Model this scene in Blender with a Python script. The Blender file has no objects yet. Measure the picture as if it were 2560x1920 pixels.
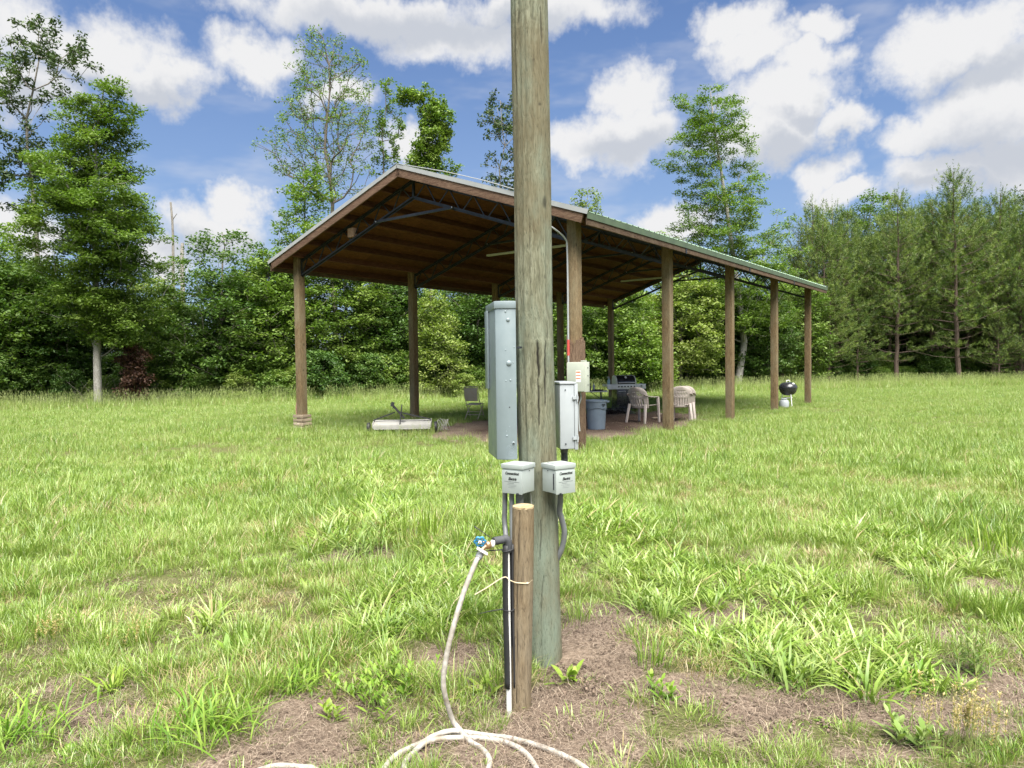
import bpy, bmesh, math, random
import numpy as np
from mathutils import Vector, Matrix

# ------------------------------------------------------------------ scene, camera, light
S = bpy.context.scene
COL = S.collection
F_PX, EYE = 1775.0, 1.6                      # focal length in px of a 2560 px wide picture, eye height
PITCH, ROLL = 0.0297, -0.0127
cs, sn = math.cos(PITCH), math.sin(PITCH)
cr, sr = math.cos(ROLL), math.sin(ROLL)
right = Vector((cr, sr * sn, sr * cs)); up = Vector((-sr, cr * sn, cr * cs)); fwd = Vector((0, cs, -sn))
cd = bpy.data.cameras.new('camera'); cam = bpy.data.objects.new('camera', cd); COL.objects.link(cam)
cd.sensor_width = 36.0; cd.lens = 36.0 * F_PX / 2560.0; cd.clip_start = 0.05; cd.clip_end = 2000
M = Matrix((right, up, -fwd)).transposed().to_4x4(); M.translation = (0, 0, EYE)
cam.matrix_world = M
S.camera = cam
S.view_settings.view_transform = 'Standard'
S.view_settings.look = 'None'
S.view_settings.gamma = 1.0
S.view_settings.use_curve_mapping = False
S.view_settings.exposure = 2.15
S.cycles.max_bounces = 4
S.cycles.diffuse_bounces = 3
S.cycles.transmission_bounces = 3
S.cycles.transparent_max_bounces = 8

SUN_EL, SUN_AZ = math.radians(63), math.radians(166)   # azimuth clockwise from +Y
sd = bpy.data.lights.new('sun', 'SUN'); sd.energy = 3.5; sd.angle = math.radians(56); sd.color = (1.0, 0.96, 0.88)
so = bpy.data.objects.new('sun', sd); COL.objects.link(so)
sdir = Vector((math.sin(SUN_AZ) * math.cos(SUN_EL), math.cos(SUN_AZ) * math.cos(SUN_EL), math.sin(SUN_EL)))
so.rotation_euler = sdir.to_track_quat('Z', 'Y').to_euler()
so.location = (20, -20, 40)

DISP = 2560 / 2212.0                         # the photograph was measured on a 2212 px wide view
def ray(u, v):
    a = u - 1280; b = v - 960
    X = a * cr + b * sr; Y = -a * sr + b * cr
    return np.array([X, F_PX * cs - Y * sn, -F_PX * sn - Y * cs]) / F_PX
def at(u, v, y):                             # point at depth y seen at full-size pixel (u, v)
    r = ray(u, v); return r * (y / r[1]) + np.array([0, 0, EYE])
def atd(x, y, d): return at(x * DISP, y * DISP, d)
def gnd(u, v, z=0.0):
    r = ray(u, v); t = (z - EYE) / r[2]; return r * t + np.array([0, 0, EYE])
def gndd(x, y): return gnd(x * DISP, y * DISP)

# ------------------------------------------------------------------ node helpers
class NT:
    def __init__(s, tree): s.t = tree
    def n(s, typ, **kw):
        nd = s.t.nodes.new(typ)
        for k, v in kw.items():
            if k.startswith('i_'): nd.inputs[int(k[2:]) if k[2:].isdigit() else k[2:]].default_value = v
            else: setattr(nd, k, v)
        return nd
    def l(s, a, b): s.t.links.new(a, b)
    def math(s, op, a, b=None, c=None, clamp=False):
        nd = s.t.nodes.new('ShaderNodeMath'); nd.operation = op; nd.use_clamp = clamp
        for i, x in enumerate((a, b, c)):
            if x is None: continue
            if isinstance(x, (int, float)): nd.inputs[i].default_value = x
            else: s.l(x, nd.inputs[i])
        return nd.outputs[0]
    def vmath(s, op, a, b=None):
        nd = s.t.nodes.new('ShaderNodeVectorMath'); nd.operation = op
        for i, x in enumerate((a, b)):
            if x is None: continue
            if isinstance(x, (tuple, list)): nd.inputs[i].default_value = x
            else: s.l(x, nd.inputs[i])
        return nd.outputs['Value'] if op == 'LENGTH' else nd.outputs[0]
    def mix(s, fac, a, b, mode='MIX'):
        nd = s.t.nodes.new('ShaderNodeMix'); nd.data_type = 'RGBA'; nd.blend_type = mode
        for i, x in ((0, fac), (6, a), (7, b)):
            if isinstance(x, (int, float)): nd.inputs[i].default_value = x
            elif isinstance(x, (tuple, list)): nd.inputs[i].default_value = tuple(x) + ((1,) if len(x) == 3 else ())
            else: s.l(x, nd.inputs[i])
        return nd.outputs[2]
    def smooth(s, x, lo, hi, a=0.0, b=1.0):
        nd = s.t.nodes.new('ShaderNodeMapRange'); nd.interpolation_type = 'SMOOTHSTEP'
        s.l(x, nd.inputs[0])
        for i, v in ((1, lo), (2, hi), (3, a), (4, b)): nd.inputs[i].default_value = v
        return nd.outputs[0]
    def noise(s, vec, scale, detail=4, rough=0.55, dist=0.0):
        nd = s.t.nodes.new('ShaderNodeTexNoise')
        nd.inputs['Scale'].default_value = scale; nd.inputs['Detail'].default_value = detail
        nd.inputs['Roughness'].default_value = rough; nd.inputs['Distortion'].default_value = dist
        if vec is not None: s.l(vec, nd.inputs['Vector'])
        return nd.outputs[0]
    def ramp(s, x, stops):
        nd = s.t.nodes.new('ShaderNodeValToRGB'); cr_ = nd.color_ramp
        while len(cr_.elements) < len(stops): cr_.elements.new(0.5)
        for e, (p, c) in zip(cr_.elements, stops): e.position = p; e.color = tuple(c) + ((1,) if len(c) == 3 else ())
        s.l(x, nd.inputs[0]); return nd.outputs[0]
    def mapping(s, vec, scale=(1, 1, 1), rot=(0, 0, 0), loc=(0, 0, 0)):
        nd = s.t.nodes.new('ShaderNodeMapping'); s.l(vec, nd.inputs[0])
        nd.inputs['Scale'].default_value = scale; nd.inputs['Rotation'].default_value = rot; nd.inputs['Location'].default_value = loc
        return nd.outputs[0]

# ------------------------------------------------------------------ world: Nishita sky with cumulus
W = bpy.data.worlds.new('World'); S.world = W; W.use_nodes = True
W.node_tree.nodes.clear()
w = NT(W.node_tree)
sky = w.n('ShaderNodeTexSky'); sky.sky_type = 'NISHITA'; sky.sun_disc = False
sky.sun_elevation = SUN_EL; sky.sun_rotation = SUN_AZ
sky.altitude = 50; sky.air_density = 1.0; sky.dust_density = 0.6; sky.ozone_density = 2.5
# (x, y, rx, ry) of each cloud puff on the measured view, turned into azimuth / elevation
CLOUDS = [(150,90,285,85),(70,200,150,70),(330,160,130,62),(545,128,125,72),
 (810,25,330,75),(975,75,175,75),(1180,15,200,62),
 (515,440,70,58),(450,505,120,62),(350,560,110,48),
 (1368,205,100,84),(1330,300,150,78),(1225,320,80,70),
 (1690,220,150,96),(1660,290,150,66),(1825,262,70,42),(1645,105,120,66),(1750,130,84,80),(1595,50,90,56),(1760,40,90,40),
 (2060,95,240,96),(2150,220,180,160),(2210,340,160,110),(1995,285,125,52),(2030,375,165,66),
 (1772,372,72,62),(1835,400,64,30),(1465,490,90,62),(870,310,75,44),(40,500,100,70),(745,215,80,36)]
GREYS = [(900,60,260,50),(1120,50,120,40),(1340,325,110,34),(1700,320,140,36),(1720,255,60,26),(2150,330,170,70),(2100,160,120,36),(260,185,170,34),(60,230,110,36),(450,540,120,34),(2050,400,140,26)]
def azel(x, y):
    r = ray(x * DISP, y * DISP); return math.atan2(r[0], r[1]), math.asin(r[2] / np.linalg.norm(r))
tc = w.n('ShaderNodeTexCoord'); dv = w.vmath('NORMALIZE', tc.outputs['Generated'])
sp = w.n('ShaderNodeSeparateXYZ'); w.l(dv, sp.inputs[0])
az = w.math('ARCTAN2', sp.outputs[0], sp.outputs[1]); el = w.math('ARCSINE', sp.outputs[2])
cb = w.n('ShaderNodeCombineXYZ'); w.l(az, cb.inputs[0]); w.l(el, cb.inputs[1]); pv = cb.outputs[0]
nz = w.n('ShaderNodeTexNoise'); nz.noise_dimensions = '2D'; nz.inputs['Scale'].default_value = 9; nz.inputs['Detail'].default_value = 5; nz.inputs['Roughness'].default_value = 0.6
w.l(pv, nz.inputs['Vector'])
wv = w.vmath('MULTIPLY', w.vmath('SUBTRACT', nz.outputs['Color'], (0.5, 0.5, 0.5)), (0.10, 0.085, 0)); q_ = w.vmath('ADD', pv, wv)
def puffs(p, lst):
    best = None
    for (x, y, rx, ry) in lst:
        a0, e0 = azel(x, y); a1, _ = azel(x + rx, y); _, e1 = azel(x, y - ry); ia, ie = 1 / (a1 - a0), 1 / (e1 - e0)
        nd = w.t.nodes.new('ShaderNodeVectorMath'); nd.operation = 'MULTIPLY_ADD'; w.l(p, nd.inputs[0]); nd.inputs[1].default_value = (ia, ie, 0); nd.inputs[2].default_value = (-a0 * ia, -e0 * ie, 0)
        d = w.vmath('LENGTH', nd.outputs[0]); best = d if best is None else w.math('MINIMUM', best, d)
    return w.math('SUBTRACT', 1.0, best)
def noise2(vec, scale, detail, rough):
    nd = w.t.nodes.new('ShaderNodeTexNoise'); nd.noise_dimensions = '2D'; nd.inputs['Scale'].default_value = scale; nd.inputs['Detail'].default_value = detail; nd.inputs['Roughness'].default_value = rough; w.l(vec, nd.inputs['Vector']); return nd.outputs[0]
fb = w.math('SUBTRACT', noise2(pv, 24, 6, 0.62), 0.5)
f0 = w.math('MULTIPLY_ADD', fb, 0.95, puffs(q_, CLOUDS))
# ordinary scattered cumulus all round the rest of the sky
away = w.math('MAXIMUM', w.smooth(w.math('ABSOLUTE', az), 0.68, 0.85), w.smooth(el, 0.56, 0.7))
gen = w.math('MULTIPLY', w.math('SUBTRACT', w.noise(dv, 3.2, 5, 0.6), 0.5), 3.0)
f0 = w.math('MAXIMUM', f0, w.math('ADD', gen, w.math('MULTIPLY', w.math('SUBTRACT', away, 1.0), 4.0)))
veil = w.math('MULTIPLY', w.smooth(noise2(w.mapping(pv, (3, 9, 1), (0, 0, 0.35)), 1.6, 4, 0.6), 0.45, 0.8), 0.32)
dens = w.math('MAXIMUM', w.smooth(f0, -0.24, 0.50), veil)
hor = w.smooth(el, 0.0, 0.5, 0.55, 0.0)
shade = w.math('MULTIPLY', w.smooth(w.math('ADD', puffs(q_, GREYS), w.math('MULTIPLY', fb, 0.5)), -0.55, 0.6), 0.95)
CL = 3.95
ccol = w.mix(shade, (CL, CL, CL * 1.01), (CL * 0.66, CL * 0.70, CL * 0.78))
blue = w.mix(1.0, sky.outputs[0], (0.56, 0.60, 0.70), 'MULTIPLY')
scol = w.mix(hor, blue, (1.45, 1.95, 2.75))
final = w.mix(dens, scol, ccol)
bg = w.n('ShaderNodeBackground'); bg.inputs['Strength'].default_value = 0.05; w.l(final, bg.inputs['Color'])
ow = w.n('ShaderNodeOutputWorld'); w.l(bg.outputs[0], ow.inputs['Surface'])

# ------------------------------------------------------------------ object helpers
def link(o, parent=None):
    COL.objects.link(o)
    if parent is not None: o.parent = parent
    return o
def tag(o, label=None, cat=None, group=None, kind=None):
    if label: o['label'] = label
    if cat: o['category'] = cat
    if group: o['group'] = group
    if kind: o['kind'] = kind
    return o
def empty(name, loc, label, cat, group=None, rz=0.0):
    o = bpy.data.objects.new(name, None); link(o); o.location = loc; o.rotation_euler = (0, 0, rz)
    o.empty_display_size = 0.1
    return tag(o, label, cat, group)
def copy_tree(o, parent=None):
    c = o.copy(); link(c, parent)
    for ch in list(o.children): copy_tree(ch, c)
    return c
def Rz(a): c, s = math.cos(a), math.sin(a); return np.array([[c, -s, 0], [s, c, 0], [0, 0, 1.0]])
def Rx(a): c, s = math.cos(a), math.sin(a); return np.array([[1.0, 0, 0], [0, c, -s], [0, s, c]])
def Ry(a): c, s = math.cos(a), math.sin(a); return np.array([[c, 0, s], [0, 1.0, 0], [-s, 0, c]])

class MB:
    def __init__(s): s.v = []; s.f = []
    def add(s, V, F, R=None, T=(0, 0, 0)):
        V = np.asarray(V, float)
        if R is not None: V = V @ np.asarray(R).T
        V = V + np.asarray(T, float); o = len(s.v)
        s.v.extend(map(tuple, V)); s.f.extend(tuple(i + o for i in f) for f in F); return s
    def box(s, c, d, R=None, taper=1.0):
        x, y, z = d[0] / 2, d[1] / 2, d[2] / 2; t = taper
        V = [(-x, -y, -z), (x, -y, -z), (x, y, -z), (-x, y, -z), (-x*t, -y*t, z), (x*t, -y*t, z), (x*t, y*t, z), (-x*t, y*t, z)]
        return s.add(V, [(0, 3, 2, 1), (4, 5, 6, 7), (0, 1, 5, 4), (1, 2, 6, 5), (2, 3, 7, 6), (3, 0, 4, 7)], R, c)
    def beam(s, p0, p1, w, h, upv=(0, 0, 1)):
        p0 = np.asarray(p0, float); p1 = np.asarray(p1, float); d = p1 - p0; L = np.linalg.norm(d); d /= L
        u = np.asarray(upv, float)
        if abs(d @ u) > 0.98: u = np.array([1.0, 0, 0])
        a = np.cross(d, u); a /= np.linalg.norm(a); b = np.cross(a, d)
        return s.box((p0 + p1) / 2, (w, L, h), np.array([a, d, b]).T)
    def tube(s, pts, r, n=10, cap=True, a0=0.0, a1=2 * math.pi):
        P = np.asarray(pts, float); m = len(P); r = np.broadcast_to(np.asarray(r, float), (m,))
        T = np.gradient(P, axis=0); T /= np.linalg.norm(T, axis=1)[:, None] + 1e-12
        u = np.array([0, 0, 1.0]) if abs(T[0][2]) < 0.9 else np.array([1.0, 0, 0]); V = []
        full = abs(a1 - a0) > 6.28; k = n if full else n + 1
        ang = a0 + (a1 - a0) * np.arange(k) / n
        for i in range(m):
            u = u - T[i] * (u @ T[i]); u /= np.linalg.norm(u); b = np.cross(T[i], u)
            V.append(P[i] + r[i] * (np.cos(ang)[:, None] * u + np.sin(ang)[:, None] * b))
        V = np.concatenate(V); Fc = []
        for i in range(m - 1):
            for j in range(n):
                j2 = (j + 1) % k if full else j + 1
                Fc.append((i * k + j, i * k + j2, (i + 1) * k + j2, (i + 1) * k + j))
        if cap and full: Fc.append(tuple(range(k - 1, -1, -1))); Fc.append(tuple((m - 1) * k + j for j in range(k)))
        return s.add(V, Fc)
    def lathe(s, prof, n=24, R=None, T=(0, 0, 0), cap=True):
        V = []; Fc = []
        for (r, z) in prof:
            for j in range(n): a = 2 * math.pi * j / n; V.append((r * math.cos(a), r * math.sin(a), z))
        for i in range(len(prof) - 1):
            for j in range(n):
                j2 = (j + 1) % n; Fc.append((i * n + j, i * n + j2, (i + 1) * n + j2, (i + 1) * n + j))
        if cap: Fc.append(tuple(range(n - 1, -1, -1))); Fc.append(tuple((len(prof) - 1) * n + j for j in range(n)))
        return s.add(V, Fc, R, T)
    def build(s, name, mat, parent=None, smooth=False, bevel=0.0, thick=0.0, kind=None):
        me = bpy.data.meshes.new(name); me.from_pydata(s.v, [], s.f)
        if bevel:
            bm = bmesh.new(); bm.from_mesh(me)
            bmesh.ops.bevel(bm, geom=[e for e in bm.edges if e.is_manifold and e.calc_face_angle(0) > 0.6], offset=bevel, segments=2, affect='EDGES', profile=0.6, clamp_overlap=True)
            bm.to_mesh(me); bm.free()
        if smooth or bevel:
            me.polygons.foreach_set('use_smooth', [True] * len(me.polygons)); me.set_sharp_from_angle(angle=0.7)
        me.materials.append(mat); me.update()
        o = bpy.data.objects.new(name, me); link(o, parent)
        if thick:
            md = o.modifiers.new('solid', 'SOLIDIFY'); md.thickness = thick; md.offset = 0
        if kind: o['kind'] = kind
        return o
def catmull(P, k=8):
    P = np.asarray(P, float); Q = np.vstack([2 * P[0] - P[1], P, 2 * P[-1] - P[-2]]); out = []
    for i in range(1, len(Q) - 2):
        for t in np.arange(k) / k:
            a, b, c, d = Q[i-1], Q[i], Q[i+1], Q[i+2]
            out.append(0.5 * (2*b + (c-a)*t + (2*a-5*b+4*c-d)*t*t + (3*b-a-3*c+d)*t**3))
    out.append(P[-1]); return np.array(out)
def np_mesh(name, V, F, mat, attrs=None, smooth=False, parent=None, mats=None, obj=True):
    me = bpy.data.meshes.new(name); V = np.asarray(V, np.float32); F = [np.asarray(f, np.int32) for f in (F if isinstance(F, list) else [F])]
    F = [f for f in F if len(f)]
    me.vertices.add(len(V)); me.vertices.foreach_set('co', V.ravel())
    nl = sum(f.size for f in F); npoly = sum(len(f) for f in F)
    me.loops.add(nl); me.loops.foreach_set('vertex_index', np.concatenate([f.ravel() for f in F]) if F else [])
    me.polygons.add(npoly)
    tot = np.concatenate([np.full(len(f), f.shape[1], np.int32) for f in F]) if F else np.zeros(0, np.int32)
    st = np.concatenate([[0], np.cumsum(tot)[:-1]]).astype(np.int32) if npoly else np.zeros(0, np.int32)
    if npoly:
        me.polygons.foreach_set('loop_start', st); me.polygons.foreach_set('loop_total', tot)
        if smooth: me.polygons.foreach_set('use_smooth', np.ones(npoly, bool))
    for k, (ty, a) in (attrs or {}).items():
        at_ = me.attributes.new(k, ty, 'POINT')
        a = np.asarray(a, np.int32 if ty == 'INT' else np.float32)
        at_.data.foreach_set('vector' if ty == 'FLOAT_VECTOR' else 'value', a.ravel())
    me.update(calc_edges=True); me.validate()
    if mat is not None: me.materials.append(mat)
    if not obj: return me
    o = bpy.data.objects.new(name, me); link(o, parent); return o

# ------------------------------------------------------------------ materials
def new_mat(name):
    m = bpy.data.materials.new(name); m.use_nodes = True; m.node_tree.nodes.clear(); t = NT(m.node_tree)
    out = t.n('ShaderNodeOutputMaterial'); b = t.n('ShaderNodeBsdfPrincipled'); t.l(b.outputs[0], out.inputs[0]); return m, t, b, out
def bump(t, b, h, strength=0.3, dist=0.01):
    n = t.n('ShaderNodeBump'); n.inputs['Strength'].default_value = strength; n.inputs['Distance'].default_value = dist
    t.l(h, n.inputs['Height']); t.l(n.outputs[0], b.inputs['Normal'])
def plain(name, col, rough=0.5, metal=0.0, var=0.15, scale=6.0, dirt=None, dirt_amt=0.4, bmp=0.0, coat=0.0):
    m, t, b, _ = new_mat(name); tc = t.n('ShaderNodeTexCoord').outputs['Object']
    nz = t.noise(tc, scale, 6, 0.6); c2 = tuple(c * (1 - var) for c in col); c1 = tuple(min(1, c * (1 + var * 0.6)) for c in col)
    c = t.mix(t.smooth(nz, 0.3, 0.7), c2, c1)
    if dirt:
        d = t.smooth(t.noise(t.mapping(tc, (1, 1, 0.35)), scale * 1.7, 8, 0.7), 0.5, 0.75, 0, dirt_amt); c = t.mix(d, c, dirt)
    t.l(c, b.inputs['Base Color']); b.inputs['Metallic'].default_value = metal; b.inputs['Coat Weight'].default_value = coat
    t.l(t.smooth(t.noise(tc, scale * 4, 5), 0.2, 0.8, max(0.02, rough - 0.1), min(1, rough + 0.12)), b.inputs['Roughness'])
    if bmp: bump(t, b, t.noise(tc, scale * 8, 6, 0.65), bmp, 0.004)
    return m
def wood(name, dark, mid, light, axis=2, stretch=14.0, scale=5.0, grey=None, grey_amt=0.5, rough=0.8, bmp=0.5, crack=False, knots=True, tint=None):
    m, t, b, _ = new_mat(name); tc = t.n('ShaderNodeTexCoord').outputs['Object']
    oi = t.n('ShaderNodeObjectInfo'); off = t.n('ShaderNodeCombineXYZ')
    for i in range(3): t.l(t.math('MULTIPLY', oi.outputs['Random'], 7.0 + 5 * i), off.inputs[i])
    tc = t.vmath('ADD', tc, off.outputs[0])
    sc = [stretch * 1.0] * 3; sc[axis] = 1.0
    g = t.mapping(tc, tuple(sc))
    wob = t.noise(tc, 2.0, 3); wv = t.n('ShaderNodeCombineXYZ')
    for i in range(3):
        if i != axis: t.l(t.math('MULTIPLY', wob, 1.2), wv.inputs[i])
    g2 = t.vmath('ADD', g, wv.outputs[0])
    n1 = t.noise(g2, scale, 7, 0.65); n2 = t.noise(g2, scale * 4.2, 5, 0.6); n3 = t.noise(tc, 1.6, 5, 0.6)
    h = t.math('ADD', t.math('MULTIPLY', n1, 0.65), t.math('MULTIPLY', n2, 0.35))
    c = t.ramp(h, [(0.34, dark), (0.48, mid), (0.62, light)])
    c = t.mix(1.0, c, t.ramp(t.math('FRACT', t.math('MULTIPLY', oi.outputs['Random'], 13.7)), [(0.0, (.74, .72, .70)), (1.0, (1.18, 1.18, 1.18))]), 'MULTIPLY')
    if tint: c = t.mix(t.smooth(n3, 0.42, 0.62, 0, tint[1]), c, tint[0])
    if grey: c = t.mix(t.smooth(t.noise(t.mapping(tc, (3, 3, 1)), 1.1, 6, 0.65), 0.40, 0.68, 0, grey_amt), c, grey)
    line = t.smooth(n2, 0.36, 0.41, 0.55, 0.0)
    c = t.mix(line, c, tuple(x * 0.45 for x in dark))
    if knots:
        vs = [2.6] * 3; vs[axis] = 1.15
        vo = t.n('ShaderNodeTexVoronoi'); t.l(t.mapping(tc, tuple(vs)), vo.inputs['Vector']); vo.inputs['Scale'].default_value = 1.9
        c = t.mix(t.smooth(vo.outputs['Distance'], 0.035, 0.10, 0.8, 0.0), c, tuple(x * 0.5 for x in dark))
    if crack:
        a = t.n('ShaderNodeAttribute'); a.attribute_name = 'crack'; c = t.mix(a.outputs['Fac'], c, (0.012, 0.009, 0.007))
    t.l(c, b.inputs['Base Color']); b.inputs['Roughness'].default_value = rough; b.inputs['Specular IOR Level'].default_value = 0.25
    bump(t, b, t.math('ADD', h, t.math('MULTIPLY', n2, 0.6)), bmp, 0.006); return m
def leafmat(name, dark, mid, light, rough=0.5, trans=0.35, spec=0.3, objvar=0.0, ttint=(1.0, 1.15, 0.45)):
    m, t, b, out = new_mat(name)
    a = t.n('ShaderNodeAttribute'); a.attribute_name = 'tint'; x = a.outputs['Fac']
    if objvar: x = t.math('ADD', x, t.math('MULTIPLY', t.math('SUBTRACT', t.n('ShaderNodeObjectInfo').outputs['Random'], 0.5), objvar))
    c = t.ramp(x, [(0.1, dark), (0.5, mid), (0.9, light)])
    t.l(c, b.inputs['Base Color']); b.inputs['Roughness'].default_value = rough; b.inputs['Specular IOR Level'].default_value = spec
    tr = t.n('ShaderNodeBsdfTranslucent'); t.l(t.mix(1.0, c, ttint, 'MULTIPLY'), tr.inputs[0])
    mx = t.n('ShaderNodeMixShader'); mx.inputs[0].default_value = trans; t.l(b.outputs[0], mx.inputs[1]); t.l(tr.outputs[0], mx.inputs[2]); t.l(mx.outputs[0], out.inputs[0])
    return m

# ------------------------------------------------------------------ ground
PAV = dict(yaw=-0.6438, x0=1.1409, y0=12.7411, W=7.914, B=3.910, H=4.12)
ca, sa = math.cos(PAV['yaw']), math.sin(PAV['yaw'])
def pav_local(x, y):
    dx, dy = x - PAV['x0'], y - PAV['y0']; return dx * ca + dy * sa, -dx * sa + dy * ca
def pav_world(X, Y, z=0.0): return np.array([PAV['x0'] + X * ca - Y * sa, PAV['y0'] + X * sa + Y * ca, z])
def gz(x, y):
    x = np.asarray(x, float); y = np.asarray(y, float)
    z = 0.018 * np.sin(1.9 * x + 0.7 * y) * np.sin(1.3 * y - 0.6 * x + 1) + 0.010 * np.sin(4.3 * x - 2.1) * np.sin(3.7 * y + 0.4)
    z = z + 0.05 * np.exp(-(((x - 0.42) / 0.28) ** 2 + ((y - 4.02) / 0.25) ** 2))
    z = z - 0.02 * np.exp(-(((x - 0.1) / 0.5) ** 2 + ((y - 3.4) / 0.5) ** 2))
    return z * np.clip((60 - np.hypot(x, y)) / 40, 0, 1)
# bare patches: (x, y, rx, ry, strength) on the measured view, laid on the ground
BARE_D = [(1310,1350,95,52,1.0),(1290,1430,150,62,0.95),(1480,1490,170,42,0.7),(1200,1530,190,62,1.0),(1150,1610,260,60,0.9),(1780,1525,270,36,0.75),(2000,1560,180,36,0.6),(2180,1480,110,60,0.7),
 (700,1540,135,62,0.85),(640,1625,170,50,0.9),(900,1600,110,60,0.6),(990,1420,85,60,0.75),(160,1560,130,36,0.85),(120,1480,60,30,0.5),(480,1655,110,25,0.7),(780,1195,70,26,0.9),(720,1215,50,18,0.5),
 (2130,1270,70,24,0.7),(2060,1375,70,25,0.55),(1700,1235,60,16,0.4),(1560,1330,70,30,0.5),(620,1290,60,16,0.3),(1600,1600,200,30,0.4),(280,1330,50,18,0.45),(1900,1640,200,30,0.5),(2190,940,45,10,0.5)]
BARE = []
for (x, y, rx, ry, s_) in BARE_D:
    c = gndd(x, y); ex = gndd(x + rx, y)[0] - c[0]; ey = (gndd(x, y - ry)[1] - gndd(x, y + ry)[1]) / 2
    BARE.append((c[0], c[1], ex, ey, s_))
def vnoise(x, y, f, seed):                    # cheap smooth value noise
    x = np.asarray(x) * f + seed * 17.3; y = np.asarray(y) * f - seed * 9.1
    xi = np.floor(x); yi = np.floor(y); u = x - xi; v = y - yi; u = u * u * (3 - 2 * u); v = v * v * (3 - 2 * v)
    hsh = lambda a, b: np.modf(np.abs(np.sin(a * 127.1 + b * 311.7 + seed) * 43758.5453))[0]
    return (hsh(xi, yi) * (1-u) + hsh(xi+1, yi) * u) * (1-v) + (hsh(xi, yi+1) * (1-u) + hsh(xi+1, yi+1) * u) * v
def bare_at(x, y):
    x = np.asarray(x, float); y = np.asarray(y, float); b = np.zeros_like(x)
    for (cx, cy, ex, ey, s_) in BARE:
        d = np.hypot((x - cx) / ex, (y - cy) / ey) + (vnoise(x, y, 3.0, 3) - 0.5) * 0.7
        b = np.maximum(b, s_ * np.clip((1.15 - d) / 0.45, 0, 1))
    X, Y = pav_local(x, y)                    # trodden floor under the roof
    d = np.hypot((X + 2.9) / 2.75, (Y - 4.9) / 4.9) + (vnoise(x, y, 0.9, 5) - 0.5) * 0.35
    b = np.maximum(b, np.clip((1.05 - d) / 0.16, 0, 1))
    d = np.hypot((X + 5.0) / 1.2, (Y - 1.5) / 1.4) + (vnoise(x, y, 1.2, 6) - 0.5) * 0.6
    b = np.maximum(b, 0.6 * np.clip((1.0 - d) / 0.3, 0, 1))
    return b
def axis_lines(a, b, fine, coarse, far):
    pts = list(np.arange(a, b + 1e-6, fine)); x = b; st = fine
    while x < far: st *= 1.18; x += st; pts.append(x)
    x = a; st = fine
    while x > -far: st *= 1.18; x -= st; pts.insert(0, x)
    return np.array(pts)
gx = axis_lines(-5.5, 5.5, 0.06, 0, 500); gy = axis_lines(2.0, 8.0, 0.06, 0, 500)
XX, YY = np.meshgrid(gx, gy); ZZ = gz(XX, YY) + (vnoise(XX, YY, 7, 1) - 0.5) * 0.02 * (np.hypot(XX, YY - 4) < 8) 
nx_, ny_ = len(gx), len(gy); idx = np.arange(nx_ * ny_).reshape(ny_, nx_)
quads = np.stack([idx[:-1, :-1], idx[:-1, 1:], idx[1:, 1:], idx[1:, :-1]], -1).reshape(-1, 4)
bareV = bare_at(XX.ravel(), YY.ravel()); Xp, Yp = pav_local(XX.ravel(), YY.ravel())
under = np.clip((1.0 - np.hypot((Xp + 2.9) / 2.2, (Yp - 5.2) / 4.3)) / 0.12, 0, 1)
mg, t, b, _ = new_mat('soil'); P = t.n('ShaderNodeNewGeometry').outputs['Position']
nA = t.noise(P, 3.0, 8, 0.65); nB = t.noise(t.mapping(P, (1, 1.6, 1), (0, 0, 0.5)), 46, 6, 0.7, 0.6); nC = t.noise(P, 120, 4, 0.6)
soil = t.ramp(nB, [(0.30, (0.050, 0.036, 0.025)), (0.5, (0.190, 0.144, 0.108)), (0.70, (0.37, 0.30, 0.235))])
soil = t.mix(t.smooth(nA, 0.45, 0.65, 0, 0.5), soil, (0.24, 0.188, 0.14)); soil = t.mix(t.smooth(t.noise(P, 1.7, 5, 0.6), 0.52, 0.68, 0, 0.5), soil, (0.105, 0.078, 0.058))
turf = t.ramp(nB, [(0.3, (0.040, 0.042, 0.016)), (0.55, (0.115, 0.120, 0.046)), (0.75, (0.20, 0.185, 0.090))])
at1 = t.n('ShaderNodeAttribute'); at1.attribute_name = 'bare'
at2 = t.n('ShaderNodeAttribute'); at2.attribute_name = 'under'
mask = t.smooth(t.math('ADD', at1.outputs['Fac'], t.math('MULTIPLY', t.math('SUBTRACT', nA, 0.5), 0.5)), 0.18, 0.5)
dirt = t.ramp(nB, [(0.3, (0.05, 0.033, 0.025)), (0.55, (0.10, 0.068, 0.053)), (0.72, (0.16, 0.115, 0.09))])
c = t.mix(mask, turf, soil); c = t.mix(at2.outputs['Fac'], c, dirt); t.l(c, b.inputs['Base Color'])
b.inputs['Roughness'].default_value = 0.95; b.inputs['Specular IOR Level'].default_value = 0.1
bump(t, b, t.math('ADD', nB, t.math('MULTIPLY', nC, 0.4)), 0.9, 0.02)
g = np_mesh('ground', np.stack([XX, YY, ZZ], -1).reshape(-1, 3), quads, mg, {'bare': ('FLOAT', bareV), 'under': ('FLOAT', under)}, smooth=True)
tag(g, kind='structure')

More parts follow.
